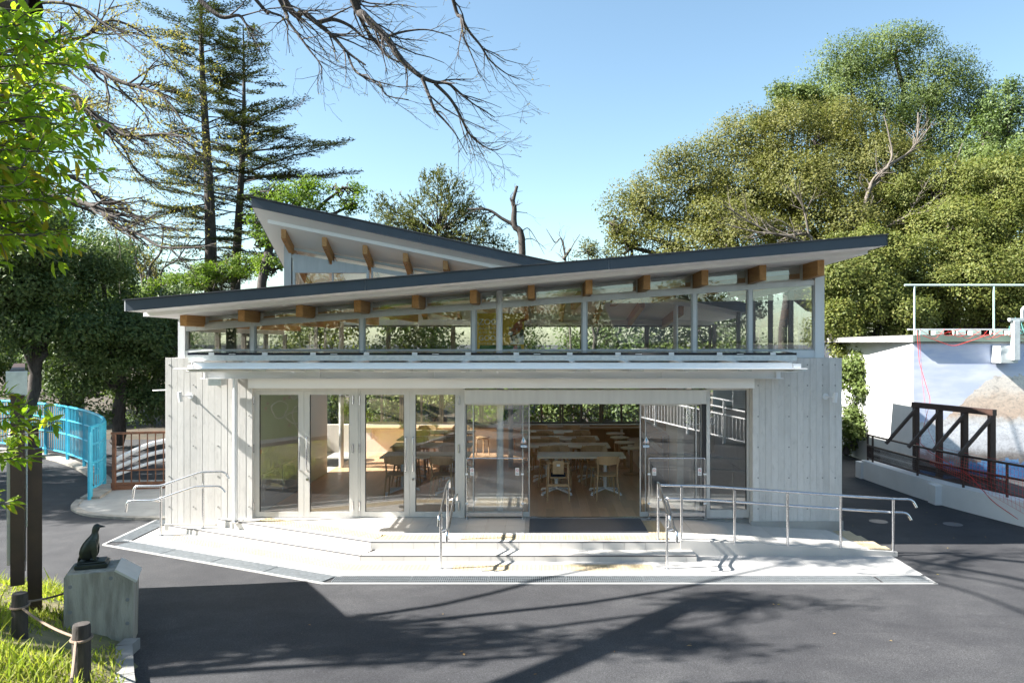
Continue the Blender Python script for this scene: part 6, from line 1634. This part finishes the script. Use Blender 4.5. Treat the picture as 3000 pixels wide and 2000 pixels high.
# budding deciduous tree with long drooping limbs
Z0 = 16.5
mains = [([(-14.2, 4.4, -.1), PP(-180, 700, Z0), PP(-120, 420, Z0), PP(-60, 200, Z0), PP(40, -60, Z0)], .26, .10),
    ([PP(-80, 250, Z0), PP(60, 190, Z0), PP(200, 180, Z0), PP(272, 200, Z0-.3), PP(357, 241, Z0-.5), PP(446, 268, Z0-.7), PP(504, 312, Z0-.9), PP(560, 400, Z0-1)], .085, .012),
    ([PP(-115, 400, Z0), PP(60, 350, Z0+.2), PP(192, 326, Z0+.4), PP(232, 308, Z0+.6), PP(286, 370, Z0+.7), PP(357, 428, Z0+.8), PP(393, 491, Z0+.9), PP(460, 560, Z0+1)], .075, .012),
    ([PP(-80, 250, Z0), PP(80, 230, Z0-.3), PP(200, 263, Z0-.6), PP(250, 312, Z0-.9), PP(357, 393, Z0-1.2), PP(473, 393, Z0-1.4), PP(531, 402, Z0-1.5), PP(600, 470, Z0-1.5)], .075, .01),
    ([PP(-150, 560, Z0), PP(30, 560, Z0-.2), PP(190, 583, Z0-.4), PP(290, 612, Z0-.8), PP(331, 657, Z0-1), PP(414, 690, Z0-1.2), PP(476, 724, Z0-1.4), PP(592, 724, Z0-1.5)], .085, .014),
    ([PP(-140, 500, Z0), PP(40, 500, Z0+.2), PP(210, 520, Z0+.5), PP(310, 590, Z0+.8), PP(420, 640, Z0+1), PP(560, 690, Z0+1.2)], .06, .01),
    ([PP(-50, 170, Z0), PP(100, 130, Z0), PP(240, 110, Z0+.3), PP(330, 60, Z0+.5), PP(450, 120, Z0+.6), PP(540, 230, Z0+.6)], .055, .01),
    ([PP(-10, 60, Z0), PP(110, 10, Z0-.2), PP(230, 20, Z0-.5), PP(330, 90, Z0-.7), PP(430, 170, Z0-.9)], .05, .01),
    ([PP(110, 420, Z0), PP(40, 330, Z0), PP(-60, 260, Z0)], .07, .02)]
g = np.random.default_rng(71); paths = []; tips = []
for k, (cp, r0, r1) in enumerate(mains):
    pts = smooth_path(cp, 5); rad = np.linspace(r0, r1, len(pts)); paths.append((pts, rad))
    if k: sub_branches((pts, rad), g, [(5.0, 1.35, .8), (5.0, .66, .75), (3.4, .32, .7)], paths, tips, (.35, 0, -.22))
root = thing('budding_tree', mains[0][0][0], 'spreading tree with drooping dark limbs and yellow young leaves at upper left', 'tree')
link_mesh('trunk', tubes_mesh('trunk', paths, 7), M['bark'], root)
T = np.concatenate([t_[1:] for t_ in tips]); sy = CY-(T[:, 2]-CAM_Z)*F_PX/(T[:, 1]-CAM_Y); sx = CX+T[:, 0]*F_PX/(T[:, 1]-CAM_Y)
w = np.clip(1.15-(T[:, 2]*-1+8.2)/3.2, .10, 1.0); w /= w.sum(); n = 8000
ix = g.choice(len(T), n, p=w); pos = T[ix]+g.normal(0, .05, (n, 3))
V = leaf_quads(pos, g.normal(0, 1, (n, 3))+np.array([0, 0, -.5]), g.normal(0, 1, (n, 3))+np.array([0, -.3, .6]), g.uniform(.04, .085, n), g.uniform(.018, .036, n))
link_mesh('leaves', crown_mesh('leaves', V), M['leaf_bud'], root)

# overhanging bare limbs at the top: a big tree whose trunk stands left of the frame
ZB = 9.2
q = lambda x, y, dz=0: PP(700+x/2.613, y/2.613, ZB+dz)
tb = (-9.0, -11.0, .6)
mains = [([tb, (-8.9, -10.9, 4.0), (-8.2, -9.8, 7.2), (-6.6, -9.0, 8.8)], .30, .14),
    ([(-7.8, -9.2, 7.6), (-5.4, -9.0, 9.0), (-4.0, -6.5, 9.0), (-3.4, -4.5, 8.2), q(350, 0), q(500, 100), q(600, 180), q(720, 280), q(830, 400), q(970, 500)], .065, .010),
    ([q(600, 175), q(720, 150, .2), q(850, 200, .3), q(960, 290, .4), q(1080, 320, .5)], .030, .010),
    ([q(830, 405), q(880, 530, -.1), q(960, 590, -.2), q(1080, 640, -.2), q(1130, 730, -.3), q(1300, 765, -.3)], .020, .005),
    ([(-6.6, -9.0, 8.8), (-4.4, -8.4, 9.6), (-3.2, -5.8, 9.2), (-2.6, -3.8, 8.2), q(880, 0, .2), q(950, 110, .2), q(1050, 210, .2), q(1140, 300, .2), q(1220, 430, .2), q(1310, 520, .2), q(1400, 590, .2), q(1500, 630, .3), q(1600, 640, .3), q(1700, 720, .4), q(1800, 800, .4), q(1960, 900, .5)], .072, .005),
    ([q(1400, 590, .2), q(1450, 720, .1), q(1500, 840), q(1580, 930), q(1660, 1030), q(1750, 1190)], .024, .004),
    ([q(1500, 640, .3), q(1620, 760, .3), q(1700, 900, .3), q(1760, 1020, .3), q(1860, 1110, .3), q(1960, 1150, .3), q(2050, 1110, .3)], .022, .004),
    ([(-4.4, -8.4, 9.6), (-2.6, -6.0, 9.6), (-1.4, -3.6, 8.6), q(1640, 0, .6), q(1700, 130, .6), q(1760, 240, .6), q(1850, 350, .6), q(1920, 460, .7), q(2040, 560, .7), q(2150, 610, .7)], .035, .004),
    ([q(1700, 130, .6), q(1720, 280, .5), q(1780, 420, .5), q(1840, 570, .5)], .018, .004),
    ([(-5.0, -8.6, 9.0), (-4.2, -6.0, 8.6), (-3.6, -4.5, 8.0), q(310, 0, -.4), q(370, 150, -.4), q(450, 260, -.4), q(530, 370, -.4), q(630, 510, -.4), q(625, 640, -.4)], .032, .004),
    ([(-5.0, -8.6, 9.0), (-4.6, -6.0, 8.4), (-4.1, -4.6, 7.8), q(130, 0, -.6), q(230, 90, -.6), q(330, 130, -.6), q(380, 230, -.6)], .035, .006),
    ([q(880, 0, .2), q(960, 200, .4), q(1060, 340, .5), q(1150, 440, .5), q(1280, 490, .4)], .03, .008),
    ([q(1140, 280, .2), q(1280, 240, .3), q(1450, 230, .4), q(1630, 280, .5)], .018, .005),
    ([q(-300, 0, -.5), q(-140, 130, -.5), q(0, 120, -.5), q(60, 190, -.5), q(170, 260, -.5)], .03, .006),
    ([(-8.6, -10.4, 5.0), (-7.4, -7.4, 6.4), PP(-150, -40, 7.4), PP(30, 8, 7.4), PP(104, 26, 7.4)], .16, .115)]
g = np.random.default_rng(72); paths = []; tips = []
for k, (cp, r0, r1) in enumerate(mains):
    pts = smooth_path(cp, 5); rad = np.linspace(r0, r1, len(pts)); paths.append((pts, rad))
    if k == 0 or k == len(mains)-1: continue
    ins = pts[:, 1] > -3.75; sel = np.where(ins)[0]
    sub_branches((pts[sel[0]:], np.minimum(rad[sel[0]:], .03)), g, [(6.0, .85, .85), (6.0, .40, .85), (4.6, .20, .8)], paths, tips, (.35, 0, -.02))
root = thing('overhanging_tree', tb, 'overhanging bare branches with fine twigs against the sky at top', 'tree')
link_mesh('branches', tubes_mesh('branches', paths, 8), M['bark'], root)
T = np.concatenate([t_[-1:] for t_ in tips]); n = 1300; ix = g.integers(0, len(T), n)
V = leaf_quads(T[ix], g.normal(0, 1, (n, 3)), g.normal(0, 1, (n, 3)), g.uniform(.010, .022, n), g.uniform(.005, .010, n)); link_mesh('buds', crown_mesh('buds', V), M['leaf_bud'], root)

# cherry with large fresh leaves close to the camera at left
def cherry(name, label, base, twigs, seed, per_m=52, L0=.082):
    g = np.random.default_rng(seed); paths = []; Vs = []; Fs = []; nb = 0
    for cp, r0, r1 in twigs:
        pts = smooth_path(cp, 5); rad = np.linspace(r0, r1, len(pts)); paths.append((pts, rad)); 
        if r1 > .011: continue
        subs = [(pts, rad)]; tmp = []; sub_branches((pts, rad), g, [(3.2, .34, .8)], paths, tmp, (.3, 0, .12)); subs += [(t_, None) for t_ in tmp]
        for s_, _ in subs:
            seg = np.linalg.norm(np.diff(s_, axis=0), axis=1); Ln = seg.sum(); cum_ = np.concatenate([[0], np.cumsum(seg)])
            for k in range(max(3, int(per_m*Ln))):
                u = Ln*g.random()**.75; i = max(0, min(len(seg)-1, np.searchsorted(cum_, u)-1)); p = s_[i]+(s_[i+1]-s_[i])*((u-cum_[i])/max(seg[i], 1e-6))
                tg = unit(s_[i+1]-s_[i]); a = unit(tg*.7+np.cross(tg, g.normal(0, 1, 3))*.9+np.array([.25, -.05, -.30])+g.normal(0, .2, 3)); nr = unit(np.array([-.1, -.45, 1.0])+g.normal(0, .4, 3)); sd = unit(np.cross(a, nr)); nr = np.cross(sd, a)
                L = L0*g.uniform(.4, 1.35); W = L*.33; p = p+a*.015
                prof = [(0, 0, 0), (.22, .72, -.02), (.5, 1.0, -.04), (.78, .62, -.10), (1.0, 0, -.2)]
                for t_, w_, dz in prof:
                    c = p+a*L*t_+nr*L*dz
                    Vs += [c+sd*W*.5*w_+nr*W*.14*w_, c, c-sd*W*.5*w_+nr*W*.14*w_]
                for j in range(4):
                    b = nb+3*j; Fs += [(b, b+1, b+4, b+3), (b+1, b+2, b+5, b+4)]
                nb += 15
    root = thing(name, base, label, 'tree'); link_mesh('branches', tubes_mesh('branches', paths, 6), M['bark_grey'], root)
    link_mesh('leaves', np_mesh('leaves', np.array(Vs), np.array(Fs)), M['leaf_cherry'], root)
ct = (-4.75, -8.3, .5)
tw = [([ct, (-4.6, -8.2, 1.8), (-4.3, -8.1, 3.2), (-4.2, -8.0, 4.2)], .09, .05)]
gq = np.random.default_rng(5)
for k in range(64):
    y0 = 70+660*(k/64)+gq.normal(0, 20); Z = gq.uniform(3.9, 5.2); xe = (120 if y0 < 130 else 240 if y0 < 330 else 300 if y0 < 480 else 210)*gq.uniform(.35, 1.0)
    zz = CAM_Z-(y0-CY)*Z/F_PX
    tw.append(([(-4.35, -8.12, 2.0+.42*(zz-2.0)), PP(-300, y0+60+gq.normal(0, 30), Z*.5+2.1), PP(-120, y0+gq.normal(0, 25), Z), PP(xe*.5, y0-10+gq.normal(0, 20), Z), PP(xe, y0+gq.normal(0, 30)-15, Z)], .012, .0025))
for y0, xe, Z in ((1180, 110, 5.0), (1235, 170, 5.0), (1215, 90, 4.8), (1310, 60, 5.0), (1335, 95, 5.1), (1265, 130, 5.2), (1465, 50, 5.0), (1150, 40, 5.0)):
    tw.append(([(-4.35, -8.1, 1.9), PP(-140, y0+30, Z), PP(-30, y0+15, Z), PP(xe, y0, Z)], .010, .0022))
cherry('cherry_tree', 'fresh bright green cherry leaves close by at the left border', ct, tw, 81)

# --- woodland behind the cafe, seen through its windows
T_B = 'woodland behind the cafe seen through the glass'
for k, (x, y, s_) in enumerate(((-7.8, 14.5, 2.0), (-4.6, 15.4, 1.7), (-1.4, 21.2, 1.2), (2.4, 14.6, 2.0), (5.6, 14.0, 2.4))):
    broadleaf('evergreen_tree', f"green tree behind the back windows, {('first', 'second', 'third', 'fourth', 'fifth')[k]} from the left", (x, y, -.1),
        [(x-.8, y, 1.5, 1.5*s_*.6, 1.2, 1.4), (x+.9, y+.3, 1.9, 1.4*s_*.6, 1.2, 1.3), (x, y+.4, 3.3, 1.4*s_*.6, 1.1, 1.2), (x+.8, y+.8, 4.6, 1.5*s_*.6, 1.1, 1.2)], 280, 46, .16, .08, ('leaf_yellowgreen', 'leaf_mid', 'leaf_maple', 'leaf_dark', 'leaf_mid')[k], .14, T_B, 90+k, csz=.5)
for k, x in enumerate((-5.6, -3.2, -.9, 1.4, 3.6)):
    broadleaf('leafy_shrub', f"low leafy shrub close behind the back windows, {('first', 'second', 'third', 'fourth', 'fifth')[k]} from the left", (x, 11.2, -.15),
        [(x-.6, 11.2+.3*(k % 2), .9, 1.0, .8, .9), (x+.6, 11.4, 1.2, .9, .8, 1.0)], 90, 60, .12, .06, ('leaf_mid', 'leaf_yellowgreen', 'leaf_maple', 'leaf_mid', 'leaf_dark')[k], .07, 'shrubs close behind the cafe', 140+k, csz=.42)
# --- trees behind and left of the camera: they shade the forecourt and show in the glass
T_C = 'trees across the road, mirrored in the glass'
for k, (x, y, h_, mt) in enumerate(((-9.5, -21, 5.5, 'leaf_yellowgreen'), (-3.0, -27, 5.5, 'leaf_mid'), (-6.5, -24.5, 4.5, 'leaf_yellowgreen'), (-14.5, -19.5, 5.5, 'leaf_mid'), (8.5, -31, 5.5, 'leaf_olive'), (2.5, -30, 5.0, 'leaf_mid'))):
    broadleaf('roadside_tree', f"leafy tree across the road mirrored in the windows, {('first', 'second', 'third', 'fourth', 'fifth', 'sixth')[k]} of six", (x, y, .5),
        [(x-1.2, y, h_*.55, 2.0, 1.8, 1.8), (x+1.3, y+.3, h_*.65, 2.0, 1.8, 1.7), (x, y, h_*.95, 1.8, 1.6, 1.6), (x+.3, y+.2, h_*.3, 2.0, 1.6, 1.5)], 230, 30, .26, .13, mt, .2, T_C, 110+k, csz=.7, back=1.0)
def sparse(name, label, base, lobes, clumps, per, seed, mat='leaf_mid'):
    return broadleaf(name, label, base, lobes, clumps, per, .16, .08, mat, .16, 'tall trees left of the picture that shade the forecourt', seed, csz=.42, back=1.0, hollow=.2)
sparse('shade_tree', 'tall sparse tree left of the picture shading the near asphalt', (-12.6, -8.4, .3), [(-10.9, -6.15, 7.0, 1.5, .75, .7), (-9.9, -6.6, 7.4, 1.0, .5, .5), (-11.6, -6.7, 6.8, .9, .5, .5)], 105, 40, 131)
sparse('shade_tree', 'tall sparse tree left of the picture shading the road to the right', (-11.0, -9.0, .4), [(-9.4, -6.9, 9.0, 1.1, .42, .42), (-9.2, -5.6, 10.0, 1.0, .42, .36), (-6.0, -3.2, 8.3, 1.4, .45, .4), (-8.4, -3.3, 8.2, .9, .35, .35)], 64, 40, 132)
sparse('shade_tree', 'tall tree left of the picture shading the left path', (-18.6, .6, -.2), [(-18.6, .9, 7.6, 2.4, 1.9, 1.7), (-20.0, 2.2, 9.0, 2.2, 1.8, 1.5), (-16.4, 2.2, 6.0, 1.7, 1.5, 1.3), (-17.5, -.2, 8.8, 1.8, 1.0, 1.2), (-15.2, 1.6, 5.2, 1.5, 1.4, 1.2), (-19.5, 4.0, 8.2, 2.0, 1.6, 1.5)], 620, 55, 133)
